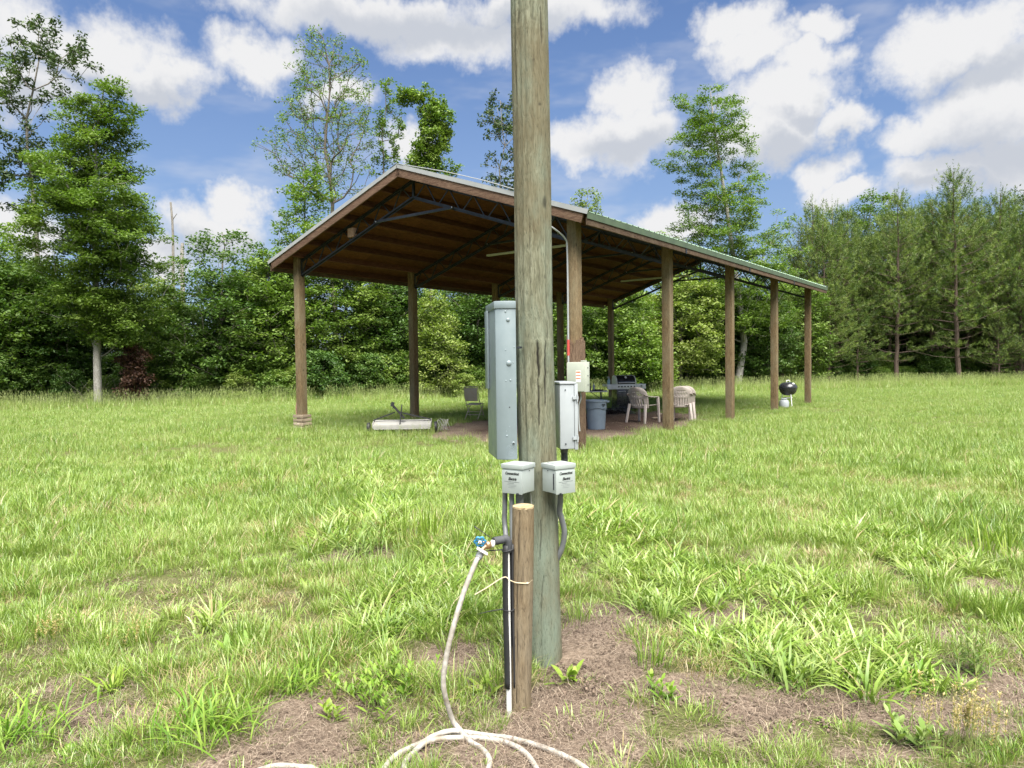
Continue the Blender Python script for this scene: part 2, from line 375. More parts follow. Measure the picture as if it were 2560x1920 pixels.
# ------------------------------------------------------------------ scatter: one object holds its variants and its points
def scatter(name, variants, pts, mat, label=None):
    """variants: list of (V, quads, tris, tint); pts: (pos N3, rot N3, scale N, pick N)"""
    V = []; Q = []; T3 = []; tint = []; vid = []; o = 0
    for k, (v, q, tr, ti) in enumerate(variants):
        V.append(v); tint.append(ti); vid.append(np.full(len(v), k))
        if len(q): Q.append(q + o)
        if len(tr): T3.append(tr + o)
        o += len(v)
    pos, rot, scl, pick = pts; n = len(pos)
    V.append(pos); tint.append(np.zeros(n)); vid.append(np.full(n, -1))
    A = {'tint': ('FLOAT', np.concatenate(tint)), 'vid': ('INT', np.concatenate(vid)),
         'pick': ('INT', np.concatenate([np.full(o, -1), pick])), 'scl': ('FLOAT', np.concatenate([np.ones(o), scl])),
         'rot': ('FLOAT_VECTOR', np.concatenate([np.zeros((o, 3)), rot]))}
    F = []
    if Q: F.append(np.concatenate(Q))
    if T3: F.append(np.concatenate(T3))
    ob = np_mesh(name, np.concatenate(V), F, mat, A)
    ng = bpy.data.node_groups.new(name + '_nodes', 'GeometryNodeTree')
    ng.interface.new_socket('Geometry', in_out='INPUT', socket_type='NodeSocketGeometry')
    ng.interface.new_socket('Geometry', in_out='OUTPUT', socket_type='NodeSocketGeometry')
    N = ng.nodes; L = ng.links
    gi = N.new('NodeGroupInput'); go = N.new('NodeGroupOutput')
    def attr(nm, ty):
        a = N.new('GeometryNodeInputNamedAttribute'); a.data_type = ty; a.inputs[0].default_value = nm; return a.outputs[0]
    def eq(src, k):
        c = N.new('FunctionNodeCompare'); c.data_type = 'INT'; c.operation = 'EQUAL'
        L.new(src, c.inputs[2]); c.inputs[3].default_value = k; return c.outputs[0]
    def sep(sel):
        s = N.new('GeometryNodeSeparateGeometry'); s.domain = 'POINT'; L.new(gi.outputs[0], s.inputs[0]); L.new(sel, s.inputs[1]); return s.outputs[0]
    vid_, pick_, rot_, scl_ = attr('vid', 'INT'), attr('pick', 'INT'), attr('rot', 'FLOAT_VECTOR'), attr('scl', 'FLOAT')
    jn = N.new('GeometryNodeJoinGeometry')
    for k in range(len(variants)):
        gti = N.new('GeometryNodeGeometryToInstance'); L.new(sep(eq(vid_, k)), gti.inputs[0])
        ip = N.new('GeometryNodeInstanceOnPoints'); L.new(sep(eq(pick_, k)), ip.inputs['Points']); L.new(gti.outputs[0], ip.inputs['Instance'])
        L.new(rot_, ip.inputs['Rotation']); L.new(scl_, ip.inputs['Scale']); L.new(ip.outputs[0], jn.inputs[0])
    L.new(jn.outputs[0], go.inputs[0])
    md = ob.modifiers.new('scatter', 'NODES'); md.node_group = ng
    return tag(ob, kind='stuff')

def blades(n, spread, hlo, hhi, wid, lean, droop, rng, square=False, straw=0.06, ts=(0.15, 0.85), segs=3, upright=0.0):
    if square: px = (rng.random(n) - .5) * spread; py = (rng.random(n) - .5) * spread
    else:
        r = spread * np.sqrt(rng.random(n)); a = rng.random(n) * 6.283; px = r * np.cos(a); py = r * np.sin(a)
    psi = rng.random(n) * 6.283
    if not square:                                   # outer blades lean outward
        psi = np.arctan2(py, px) + rng.normal(0, 0.7, n)
    h = hlo + (hhi - hlo) * rng.random(n) ** 1.2
    ln = h * lean * (0.25 + 0.9 * rng.random(n)) * (1 - upright * rng.random(n)); dr = droop * rng.random(n)
    w_ = wid * (0.6 + 0.8 * rng.random(n))
    ts_ = np.array([0, .35, .7, 1.0]) if segs == 3 else np.array([0, .55, 1.0])
    wf = np.array([.8, 1.0, .7, 0]) if segs == 3 else np.array([1, .8, 0])
    cx, sx_ = np.cos(psi), np.sin(psi); V = []
    tw = rng.normal(0, 0.5, n); wx, wy = np.cos(psi + 1.57 + tw), np.sin(psi + 1.57 + tw)
    for k, tt in enumerate(ts_):
        hor = ln * tt ** 1.7; z = h * (tt - dr * tt ** 3)
        cxp = np.stack([px + hor * cx, py + hor * sx_, z], -1); d = np.stack([wx, wy, np.zeros(n)], -1) * (w_ * wf[k] / 2)[:, None]
        if k < len(ts_) - 1: V += [cxp - d, cxp + d]
        else: V += [cxp]
    m = len(V); V = np.stack(V, 1).reshape(-1, 3); b0 = (np.arange(n) * m)[:, None]
    q = np.concatenate([b0 + np.array([[2*k, 2*k+1, 2*k+3, 2*k+2]]) for k in range(len(ts_) - 2)])
    tr = b0 + np.array([[m-3, m-2, m-1]])
    ti = rng.uniform(ts[0], ts[1], n); ti[rng.random(n) < straw] = 1.5
    return V, q, tr, np.repeat(ti, m)
def merge(*parts):
    V = []; Q = []; T3 = []; ti = []; o = 0
    for (v, q, t_, i) in parts:
        V.append(v); ti.append(i)
        if len(q): Q.append(q + o)
        if len(t_): T3.append(t_ + o)
        o += len(v)
    z = np.zeros((0, 4), int); return np.concatenate(V), np.concatenate(Q) if Q else z, np.concatenate(T3) if T3 else z[:, :3], np.concatenate(ti)
def seedheads(n, spread, hlo, hhi, rng, tint=1.0, hw=0.010, hl=0.09):
    px = (rng.random(n) - .5) * spread; py = (rng.random(n) - .5) * spread; h = rng.uniform(hlo, hhi, n)
    lx = rng.normal(0, .10, n) * h; ly = rng.normal(0, .10, n) * h; V = []; ti = []
    a = rng.random(n) * 3.14; wx, wy = np.cos(a), np.sin(a); zero = np.zeros(n)
    def row(t_, wd): c = np.stack([px + lx * t_ ** 1.5, py + ly * t_ ** 1.5, h * t_], -1); d = np.stack([wx, wy, zero], -1) * wd / 2; return c - d, c + d
    f = 1 - hl / h
    rows = []
    for t_, wd in ((zero, .003), (f * 0.98, .002), (f + (1 - f) * .35, hw), (zero + 1.0, .002)): rows += list(row(t_, wd))
    V = np.stack(rows, 1).reshape(-1, 3); b0 = (np.arange(n) * 8)[:, None]
    q = np.concatenate([b0 + np.array([[2*k, 2*k+1, 2*k+3, 2*k+2]]) for k in range(3)])
    return V, q, np.zeros((0, 3), int), np.tile(np.array([.8, .8, .95, .95, tint, tint, tint, tint]), n)

# grass material: green shifts slowly over the field, dead blades are straw coloured
mgrass, t, b, out = new_mat('grass_blade')
a = t.n('ShaderNodeAttribute'); a.attribute_name = 'tint'
P = t.n('ShaderNodeNewGeometry').outputs['Position']
fld = t.noise(t.mapping(P, (1, 1, 0.1)), 0.55, 5, 0.6); fld2 = t.math('ADD', t.noise(t.mapping(P, (1, 1, 0.1)), 2.6, 4, 0.6), t.math('MULTIPLY', t.math('SUBTRACT', t.noise(t.mapping(P, (1, 1, 0.15)), 9.0, 3, 0.6), 0.5), 0.35))
x = t.math('ADD', a.outputs['Fac'], t.math('ADD', t.math('MULTIPLY', t.math('SUBTRACT', fld, 0.5), 1.0), t.math('MULTIPLY', t.math('SUBTRACT', fld2, 0.5), 0.7)))
gc = t.ramp(x, [(0.06, (0.080, 0.158, 0.022)), (0.42, (0.190, 0.298, 0.042)), (0.68, (0.262, 0.352, 0.075)), (0.98, (0.335, 0.390, 0.150))])
gc = t.mix(t.smooth(a.outputs['Fac'], 1.1, 1.3), gc, (0.36, 0.29, 0.15))
t.l(gc, b.inputs['Base Color']); b.inputs['Roughness'].default_value = 0.36; b.inputs['Specular IOR Level'].default_value = 0.6
tr = t.n('ShaderNodeBsdfTranslucent'); t.l(t.mix(1.0, gc, (1.0, 1.12, 0.5), 'MULTIPLY'), tr.inputs[0])
mx = t.n('ShaderNodeMixShader'); mx.inputs[0].default_value = 0.30; t.l(b.outputs[0], mx.inputs[1]); t.l(tr.outputs[0], mx.inputs[2]); t.l(mx.outputs[0], out.inputs[0])

rng = np.random.default_rng(7)
def tree_line(x): x = np.asarray(x); return 35.0 + np.where(x < 0, .39, .22) * x
VAR = []
for k in range(4): VAR.append(blades(330, 0.62, .08, .21, .0050, .55, .35, rng, square=True, straw=.05, segs=2))          # 0-3 field tiles
for k in range(4): VAR.append(blades(110, 0.15, .07, .20, .0042, .75, .5, rng, straw=.05))                                   # 4-7 fine clumps
for k in range(3): VAR.append(blades(44, 0.09, .10, .22, .0140, 1.25, .8, rng, straw=.03, ts=(.3, .95)))                   # 8-10 broad arching clumps
for k in range(3): VAR.append(blades(70, 0.14, .02, .065, .0045, 1.0, .4, rng, straw=.16))                                  # 11-13 low sward
for k in range(2): VAR.append(merge(blades(60, 0.10, .14, .34, .006, .6, .45, rng, straw=.05)))                             # 14-15 tall tufts
for k in range(3): VAR.append(merge(blades(60, 0.55, .25, .55, .009, .45, .4, rng, square=True, straw=.18, segs=2), seedheads(22, .55, .45, .80, rng)))  # 16-18 rank grass by the trees
for k in range(2): VAR.append(merge(blades(34, 0.5, .10, .22, .007, .5, .3, rng, square=True, straw=.15, segs=2), seedheads(10, .5, .22, .36, rng, hw=.006, hl=.06)))  # 19-20 seeding field grass
for k in range(2): VAR.append(blades(26, 0.06, .02, .055, .017, 1.9, .7, rng, straw=.0, ts=(.1, .6)))                           # 21-22 small broad weeds
for k in range(2): VAR.append(blades(60, 0.16, .05, .17, .0045, 1.5, .85, rng, straw=.85))                                   # 23-24 dead matted tufts
WIDE_D = [(1420,1240,130,70),(1640,1320,230,110),(1820,1430,210,75),(1310,1150,110,60),(880,1035,150,32),(1380,1300,70,50),(800,1130,90,60),(1950,1200,120,60),(1000,1260,130,80),(860,1330,110,60)]
WIDE = []
for (x, y, rx, ry) in WIDE_D:
    c = gndd(x, y); WIDE.append((c[0], c[1], gndd(x + rx, y)[0] - c[0], (gndd(x, y - ry)[1] - gndd(x, y + ry)[1]) / 2))
def wide_at(x, y):
    m = np.zeros_like(x)
    for (cx, cy, ex, ey) in WIDE: m = np.maximum(m, np.clip((1.2 - np.hypot((x - cx) / ex, (y - cy) / ey)) / .5, 0, 1))
    return m
def fan(y0, y1, sp, k=0.80, extra=1.2):
    xs = []; ys = []
    for y in np.arange(y0, y1, sp):
        wdt = k * y + extra; n = int(2 * wdt / sp); xs.append((np.arange(n) + rng.random(n)) * sp - wdt); ys.append(y + rng.random(n) * sp)
    return np.concatenate(xs), np.concatenate(ys)
PX = []; PY = []; SC = []; PK = []
def put(x, y, s, p): PX.append(x); PY.append(y); SC.append(s); PK.append(p)
def solid_ok(x, y):                           # keep blades out of the pole, the post and the pipe
    return (np.hypot(x - .17, y - 3.84) > .13) & (np.hypot(x - .02, y - 3.28) > .075)
# near ground
x, y = fan(2.15, 6.2, .075); bare = bare_at(x, y); wide = wide_at(x, y); dn = vnoise(x, y, 2.3, 11) * .6 + vnoise(x, y, 5.5, 12) * .4
keep = (rng.random(len(x)) < np.clip((1.0 - bare * 1.1) * (-.24 + 1.8 * dn), 0.05, 1)) & solid_ok(x, y) & (y > 2.55)
x, y, bare, wide, dn = [q[keep] for q in (x, y, bare, wide, dn)]; n = len(x); r = rng.random(n)
pk = np.where(r < .42, 4 + rng.integers(0, 4, n), np.where(r < .80, 11 + rng.integers(0, 3, n), 14 + rng.integers(0, 2, n)))
pk = np.where((rng.random(n) < wide * .85), 8 + rng.integers(0, 3, n), pk)
pk = np.where((bare > .35) & (rng.random(n) < .75), 11 + rng.integers(0, 3, n), pk)
weedy = vnoise(x, y, 1.6, 14); pk = np.where((weedy > .62) & (rng.random(n) < .5), 21 + rng.integers(0, 2, n), pk); dead = vnoise(x, y, 2.1, 15); pk = np.where((dead > .66) & (rng.random(n) < .4), 23 + rng.integers(0, 2, n), pk)
put(x, y, rng.uniform(.5, .9, n) * np.clip(.55 + .65 * dn - .35 * bare, .3, 1.15) * np.clip((y - 1.6) / 1.8, .5, 1), pk)
x, y = fan(2.5, 7.5, .17); bare = bare_at(x, y); keep = (rng.random(len(x)) < .72 - bare * .45) & solid_ok(x, y); x, y = x[keep], y[keep]; n = len(x)
put(x, y, rng.uniform(.7, 1.2, n), 11 + rng.integers(0, 3, n))
x, y = fan(2.7, 8.5, .19); wd_ = wide_at(x, y); keep = (rng.random(len(x)) < .55 * wd_ * (1 - .8 * bare_at(x, y))) & solid_ok(x, y); x, y = x[keep], y[keep]; n = len(x)
put(x, y, rng.uniform(.62, .98, n), 8 + rng.integers(0, 3, n))                      # bigger broad-bladed clumps
x, y = fan(2.7, 6.5, .34); keep = (rng.random(len(x)) < .5 * (vnoise(x, y, 1.3, 17) > .45) * (1 - .7 * bare_at(x, y))) & solid_ok(x, y); x, y = x[keep], y[keep]; n = len(x)
put(x, y, rng.uniform(.55, .85, n), np.where(rng.random(n) < .6, 14 + rng.integers(0, 2, n), 8 + rng.integers(0, 3, n)))
# middle ground
x, y = fan(6.0, 11.5, .125); bare = bare_at(x, y); wide = wide_at(x, y); keep = rng.random(len(x)) < 1 - bare; x, y, wide = x[keep], y[keep], wide[keep]; n = len(x); r = rng.random(n)
pk = np.where(r < .75, 4 + rng.integers(0, 4, n), np.where(r < .86, 14 + rng.integers(0, 2, n), 11 + rng.integers(0, 3, n)))
pk = np.where(rng.random(n) < wide * .8, 8 + rng.integers(0, 3, n), pk); pk = np.where((vnoise(x, y, 1.1, 16) > .68) & (rng.random(n) < .4), 23 + rng.integers(0, 2, n), pk)
put(x, y, rng.uniform(.75, 1.15, n) * (.65 + .6 * vnoise(x, y, .9, 21)), pk)
# far field
x, y = fan(10.5, 46, .33, .92, 2); keep = (rng.random(len(x)) < 1 - 1.05 * bare_at(x, y)) & (y < tree_line(x) + 1.5); x, y = x[keep], y[keep]; n = len(x)
put(x, y, rng.uniform(.7, 1.05, n) * (.55 + .65 * vnoise(x, y, .45, 22)), np.where(rng.random(n) < .25, 19 + rng.integers(0, 2, n), rng.integers(0, 4, n)))
# a few stalks on the trodden floor edge
x, y = fan(11, 30, .5, .3, 1); bb = bare_at(x, y); keep = (bb > .2) & (bb < .98); x, y = x[keep], y[keep]; n = len(x)
put(x, y, rng.uniform(.6, 1.0, n), 19 + rng.integers(0, 2, n))
# rank grass in front of the trees
x, y = fan(26, 47, .36, .95, 2); dl = tree_line(x) - y; keep = (dl < 3.2) & (dl > -2) & (rng.random(len(x)) < np.clip(1.15 - dl / 3.2, 0, 1)); x, y = x[keep], y[keep]; n = len(x)
put(x, y, rng.uniform(.6, 1.05, n), 16 + rng.integers(0, 3, n))
PX = np.concatenate(PX); PY = np.concatenate(PY); SC = np.concatenate(SC); PK = np.concatenate(PK); n = len(PX)
rot = np.stack([rng.normal(0, .08, n), rng.normal(0, .08, n), rng.random(n) * 6.283], -1)
grass = scatter('grass', VAR, (np.stack([PX, PY, gz(PX, PY) - .004], -1), rot, SC, PK), mgrass)

# dry straw and pine needles lying on the bare soil
def straws(n, size, rng):
    c = (rng.random((n, 2)) - .5) * size; a = rng.random(n) * 6.283; L = rng.uniform(.015, .075, n); w_ = rng.uniform(.0006, .0013, n)
    dx, dy = np.cos(a), np.sin(a); z0 = rng.uniform(.002, .016, n); z1 = z0 + rng.normal(0, .012, n); bend = rng.normal(0, .18, n) * L
    def pt(s, k): return np.stack([c[:, 0] + dx * L * s - dy * (bend * (1 - 4 * s * s) + k * w_), c[:, 1] + dy * L * s + dx * (bend * (1 - 4 * s * s) + k * w_), np.maximum(.001, z0 + (z1 - z0) * (s + .5) + .004 * (1 - 4 * s * s))], -1)
    V = np.stack([pt(-.5, -.5), pt(-.5, .5), pt(0, -.5), pt(0, .5), pt(.5, -.5), pt(.5, .5)], 1).reshape(-1, 3)
    b0 = (np.arange(n) * 6)[:, None]; q = np.concatenate([b0 + np.array([[0, 1, 3, 2]]), b0 + np.array([[2, 3, 5, 4]])])
    return V, q, np.zeros((0, 3), int), np.repeat(rng.random(n), 6)
mstraw, t, b, _ = new_mat('dry_straw'); a = t.n('ShaderNodeAttribute'); a.attribute_name = 'tint'
t.l(t.ramp(a.outputs['Fac'], [(0.05, (0.06, 0.04, 0.028)), (0.45, (0.150, 0.106, 0.075)), (0.8, (0.26, 0.198, 0.145)), (1.0, (0.44, 0.36, 0.27))]), b.inputs['Base Color']); b.inputs['Roughness'].default_value = .75
SV = [straws(210, .30, rng) for k in range(4)]
clv = []
for k in range(3):                                       # crumbs of soil
    a = rng.normal(0, 1, (90, 6, 3)) * .18 + np.array([[1,0,0],[-1,0,0],[0,1,0],[0,-1,0],[0,0,.8],[0,0,-.6]]); sz = rng.uniform(.002, .009, 90) ** 1.0
    V = a * sz[:, None, None]; V += np.concatenate([(rng.random((90, 2)) - .5) * .30, np.zeros((90, 1))], 1)[:, None]; tri = np.array([[0,2,4],[2,1,4],[1,3,4],[3,0,4],[2,0,5],[1,2,5],[3,1,5],[0,3,5]])
    clv.append((V.reshape(-1, 3), np.zeros((0, 4), int), ((np.arange(90) * 6)[:, None, None] + tri[None]).reshape(-1, 3), np.repeat(rng.random(90) * .55, 6)))
x, y = fan(2.2, 6.0, .16); keep = rng.random(len(x)) < bare_at(x, y) * .9; x, y = x[keep], y[keep]; n = len(x)
scatter('soil_crumbs', clv, (np.stack([x, y, gz(x, y) + .004], -1), np.stack([np.zeros(n), np.zeros(n), rng.random(n) * 6.283], -1), rng.uniform(.7, 1.4, n), rng.integers(0, 3, n)), mstraw)
x, y = fan(2.15, 6.5, .11); keep = (rng.random(len(x)) < .16 + .74 * bare_at(x, y)) & (np.hypot(x - .17, y - 3.84) > .2); x, y = x[keep], y[keep]
x2, y2 = fan(11, 30, .4, .4, 1); k2 = bare_at(x2, y2) > .25; x = np.concatenate([x, x2[k2]]); y = np.concatenate([y, y2[k2]]); n = len(x)
scatter('dry_straw', SV, (np.stack([x, y, gz(x, y) + .004], -1), np.stack([np.zeros(n), np.zeros(n), rng.random(n) * 6.283], -1), rng.uniform(.7, 1.3, n), rng.integers(0, 4, n)), mstraw)

# ------------------------------------------------------------------ trees
BARK_GREY = wood('bark_grey', (0.07, 0.06, 0.05), (0.16, 0.14, 0.12), (0.27, 0.25, 0.22), stretch=5, scale=6, knots=False, bmp=.8)
BARK_PALE = wood('bark_pale', (0.1280, 0.1200, 0.1040), (0.2400, 0.2240, 0.2000), (0.3520, 0.3360, 0.3040), stretch=3, scale=5, knots=False, bmp=.6)
BARK_PINE = wood('bark_pine', (0.035, 0.025, 0.020), (0.085, 0.062, 0.048), (0.17, 0.125, 0.10), stretch=5, scale=8, knots=False, bmp=1.0)
LEAF = dict(
 mid2=leafmat('leaf_mid_light', (0.055, 0.105, 0.018), (0.110, 0.180, 0.030), (0.180, 0.245, 0.052)),
 mid=leafmat('leaf_mid', (0.054, 0.108, 0.020), (0.115, 0.190, 0.034), (0.195, 0.262, 0.060), objvar=.25),
 dark=leafmat('leaf_dark', (0.032, 0.076, 0.018), (0.072, 0.136, 0.028), (0.135, 0.205, 0.046), objvar=.2),
 bright=leafmat('leaf_bright', (0.065, 0.125, 0.018), (0.125, 0.205, 0.030), (0.200, 0.265, 0.058), objvar=.15),
 yellow=leafmat('leaf_yellow', (0.100, 0.155, 0.028), (0.180, 0.245, 0.052), (0.290, 0.325, 0.110), objvar=.1),
 olive=leafmat('leaf_olive', (0.030, 0.055, 0.024), (0.056, 0.090, 0.036), (0.095, 0.130, 0.050), trans=.25),
 needle=leafmat('pine_needle', (0.050, 0.090, 0.024), (0.106, 0.162, 0.038), (0.208, 0.264, 0.070), rough=.4, trans=.3, objvar=.2),
 dead=leafmat('leaf_dead', (0.05, 0.025, 0.017), (0.09, 0.045, 0.03), (0.15, 0.085, 0.055), trans=.15))

def connect(P, trunk, bf):
    nodes = [tuple(p) for p in trunk]; par = [-1] + list(range(len(trunk) - 1)); pl = list(np.concatenate([[0], np.cumsum(np.linalg.norm(np.diff(trunk, axis=0), axis=1))]))
    A = np.zeros((len(trunk) + len(P), 3)); A[:len(trunk)] = trunk; L = np.zeros(len(A)); L[:len(trunk)] = pl; k = len(trunk)
    dmin = np.min(np.linalg.norm(P[:, None] - trunk[None], axis=2), axis=1)
    for i in np.argsort(dmin):
        d = A[:k] - P[i]; dist = np.linalg.norm(d, axis=1)
        pen = np.maximum(0, d[:, 2]) * 0.9                        # limbs rise rather than hang
        c = dist + bf * L[:k] + pen; c[0] += 5; j = int(np.argmin(c)); A[k] = P[i]; par.append(j); L[k] = L[j] + dist[j]; k += 1
    return A, np.array(par)
def limbs(A, par, nt, r0, rtip, tipexp=.5, rng=None, n=5):
    k = len(A); cnt = np.zeros(k); kids = np.bincount(par[par >= 0], minlength=k)
    cnt[kids == 0] = 1; order = sorted(range(k), key=lambda i: -i)
    L = np.zeros(k)
    for i in range(1, k): L[i] = L[par[i]] + 1
    for i in np.argsort(-L):
        if par[i] >= 0: cnt[par[i]] += cnt[i]
    r = rtip * np.maximum(cnt, 1) ** tipexp; r = np.minimum(r, r0)
    z = A[:nt, 2]; r[:nt] = np.maximum(r0 * (1 - .88 * (z - z[0]) / (z[-1] - z[0] + 1e-6)), rtip * 1.5)
    i = np.arange(1, k); a = A[par[i]]; c = A[i]; ra = np.where(i < nt, r[par[i]], np.minimum(r[par[i]] * .75, r[i] * 1.35)); rb = r[i]
    mid = (a + c) / 2; ln = np.linalg.norm(c - a, axis=1); sag = rng.normal(0, .06, (len(i), 3)) * ln[:, None]; sag[i < nt] = 0; mid = mid + sag
    V = []; F = []; ang = 2 * math.pi * np.arange(n) / n
    def ring(p, rad, d):
        ref = np.where(np.abs(d[:, 2:3]) < .9, np.array([[0, 0, 1.0]]), np.array([[1.0, 0, 0]])); u = np.cross(d, ref); u /= np.linalg.norm(u, axis=1)[:, None] + 1e-9; b = np.cross(d, u)
        return p[:, None] + rad[:, None, None] * (np.cos(ang)[None, :, None] * u[:, None] + np.sin(ang)[None, :, None] * b[:, None])
    d = (c - a) / (ln[:, None] + 1e-9)
    R = np.stack([ring(a, ra, d), ring(mid, (ra + rb) / 2, d), ring(c, rb, d)], 1)          # m,3,n,3
    m = len(i); V = R.reshape(-1, 3); base = (np.arange(m) * 3 * n)[:, None, None]
    j = np.arange(n); q = np.stack([j, (j + 1) % n, n + (j + 1) % n, n + j], -1); q = np.concatenate([q, q + n])
    return V, (base + q[None]).reshape(-1, 4)
def leaves(C, cl_tint, per, spread, flat, size, aspect, rng, up=.3, droop=0.0):
    n = len(C) * per; ci = np.repeat(np.arange(len(C)), per)
    off = rng.normal(0, 1, (n, 3)); off /= np.linalg.norm(off, axis=1)[:, None] + 1e-9; off *= (rng.random(n) ** .5)[:, None]
    sp = (np.asarray(spread) if np.ndim(spread) else np.full(len(C), spread))[ci]
    off *= sp[:, None]; off[:, 2] *= flat; off[:, 2] -= droop * (off[:, 0] ** 2 + off[:, 1] ** 2)
    c = C[ci] + off; nn = rng.normal(0, 1, (n, 3)); nn /= np.linalg.norm(nn, axis=1)[:, None]; nn[:, 2] = np.abs(nn[:, 2]); nn = nn * (1 - up) + np.array([0, 0, up]); nn /= np.linalg.norm(nn, axis=1)[:, None]
    a = np.cross(nn, rng.normal(0, 1, (n, 3))); a /= np.linalg.norm(a, axis=1)[:, None] + 1e-9; b = np.cross(nn, a)
    s_ = size * rng.uniform(.6, 1.35, n); L = a * (s_ / 2)[:, None]; Wd = b * (s_ * aspect / 2)[:, None]
    V = np.stack([c - L, c + Wd - L * .1, c + L, c - Wd - L * .1], 1).reshape(-1, 3)
    ti = np.clip(cl_tint[ci] * .6 + rng.random(n) * .4, 0, 1)
    return V, np.arange(n * 4).reshape(n, 4), np.repeat(ti, 4)
def make_tree(name, label, cat, group, base, trunk, C, ct, per, spread, flat, size, aspect, leaf, bark, r0, rtip=.008, bf=.25, seed=1, up=.3, droop=0.0, tipexp=.5):
    rng = np.random.default_rng(seed); base = np.asarray(base, float)
    root = empty(name, tuple(base), label, cat, group)
    A, par = connect(C - base, np.asarray(trunk) - base, bf)
    V, F = limbs(A, par, len(trunk), r0, rtip, tipexp, rng); np_mesh('trunk', V, F, bark, smooth=True, parent=root)
    V, F, ti = leaves(C - base, ct, per, spread, flat, size, aspect, rng, up, droop)
    np_mesh('crown', V, F, leaf, {'tint': ('FLOAT', ti)}, parent=root)
    return root
def prof_tree(name, label, base_x, d, rows, nclump, per, spread, flat, size, aspect, leaf, bark, r0, seed, layers=0, top=None, shell=.55, group=None, bend=None, cat='tree', gap=0.0, gaptop=0.0, lobes=(.90, .40), **kw):
    """rows: (y, x_left, x_right) of the crown as measured on the picture, taken at depth d"""
    rng = np.random.default_rng(seed); rows = sorted(rows, key=lambda r: -r[0])
    z = []; cx = []; hw = []
    for (y, a, b) in rows:
        A = atd(a, y, d); B = atd(b, y, d); z.append((A[2] + B[2]) / 2); cx.append((A[0] + B[0]) / 2); hw.append((B[0] - A[0]) / 2)
    z, cx, hw = map(np.array, (z, cx, hw)); bx = atd(base_x, 880, d)[0]
    zz = np.linspace(z[0], z[-1], 200); wgt = np.interp(zz, z, hw) ** 1.4 + .02; cdf = np.cumsum(wgt) / wgt.sum()
    zs = np.interp(rng.random(nclump), cdf, zz); ang = rng.random(nclump) * 6.283; rad = rng.random(nclump) ** shell
    if layers:
        step = (z[-1] - z[0]) / layers; zs = z[0] + (np.round((zs - z[0]) / step + rng.normal(0, .40, nclump))) * step + rng.normal(0, .05, nclump) * step
    zs = np.clip(zs, z[0], z[-1]); R = np.interp(zs, z, hw); lob = lobes[0] + lobes[1] * vnoise(ang * 1.4 + seed, zs * .9, 1.3, seed)
    r = R * rad * lob; C = np.stack([np.interp(zs, z, cx) + r * np.cos(ang), d + r * np.sin(ang), zs], -1)
    if layers: C[:, 2] += (-.05 + .10 * (vnoise(ang * 1.1, zs * .5, 1.0, seed + 5) - .3)) * r
    if not layers: C[:, 2] += (-.10 + .25 * (vnoise(ang * 1.1, zs * .5, 1.0, seed + 5) - .4)) * r
    if gap or gaptop:
        f_ = (zs - z[0]) / (z[-1] - z[0]); keep = vnoise(C[:, 0] * .75 + 3, C[:, 2] * 1.15 + C[:, 1] * .4, 1.0, seed + 9) > gap + gaptop * np.clip((f_ - .45) / .55, 0, 1) ** 1.2
        C = C[keep]; nclump = len(C)
    ct = np.clip(.15 + .45 * rng.random(nclump) + .5 * (vnoise(C[:, 0] * .8, C[:, 2] * .9 + C[:, 1] * .6, 1.0, seed + 3) - .25), 0, 1)
    b0 = gnd(1280, 1200); gz0 = 0.0
    tz = np.linspace(0, z[-1] * .97, 14); tx = np.interp(tz, np.concatenate([[0], z]), np.concatenate([[bx], cx])); s_ = np.clip(tz / max(z[0], .1), 0, 1)
    tx = bx + (tx - bx) * np.clip((tz / z[-1]) ** 1.2, 0, 1) * .8 + rng.normal(0, .05, 14) * (tz > .5)
    if bend is not None: tx = np.interp(tz, bend[0], bend[1])
    trunk = np.stack([tx, d + rng.normal(0, .04, 14), tz], -1); trunk[0, 2] = -.1
    return make_tree(name, label, cat, group, (bx, d, 0), trunk, C, ct, per, spread, flat, size, aspect, leaf, bark, r0, seed=seed, **kw)

# big layered tree at the left edge of the field
prof_tree('broadleaf_tree', 'tall layered green tree with a pale trunk foot at the left of the field', 212, 28.6,
  [(170,225,265),(215,180,285),(260,140,300),(330,95,330),(400,70,345),(460,60,352),(520,70,345),(580,85,330),(640,110,320),(700,150,310),(745,190,300)],
  900, 125, .50, .42, .135, .45, LEAF['mid2'], BARK_PALE, .17, 11, shell=.5, up=.42, gap=.24, gaptop=.14, lobes=(.50, .95))
prof_tree('broadleaf_tree', 'thin tall tree with sparse dark leaf clusters at its top, left edge of the picture', 100, 33,
  [(45,20,80),(70,0,170),(100,-10,185),(140,-20,180),(190,0,150),(260,-20,110),(330,-30,100),(400,-10,90),(450,20,80)],
  150, 46, .34, .8, .19, .42, LEAF['olive'], BARK_PALE, .16, 12, shell=.45, rtip=.012)
prof_tree('broadleaf_tree', 'leafy tree cut off by the left border, below the sparse dark one', -30, 31,
  [(480,-80,30),(520,-90,50),(580,-100,70),(640,-100,95),(700,-100,110),(760,-100,90),(800,-90,60)], 220, 60, .5, .5, .16, .5, LEAF['bright'], BARK_GREY, .14, 13)
prof_tree('broadleaf_tree', 'mid green tree reaching in from the left border at crown height', -60, 32,
  [(120,-40,10),(150,-80,25),(190,-100,5),(260,-110,-20),(400,-110,-10)], 90, 60, .45, .5, .17, .45, LEAF['mid'], BARK_GREY, .14, 14)
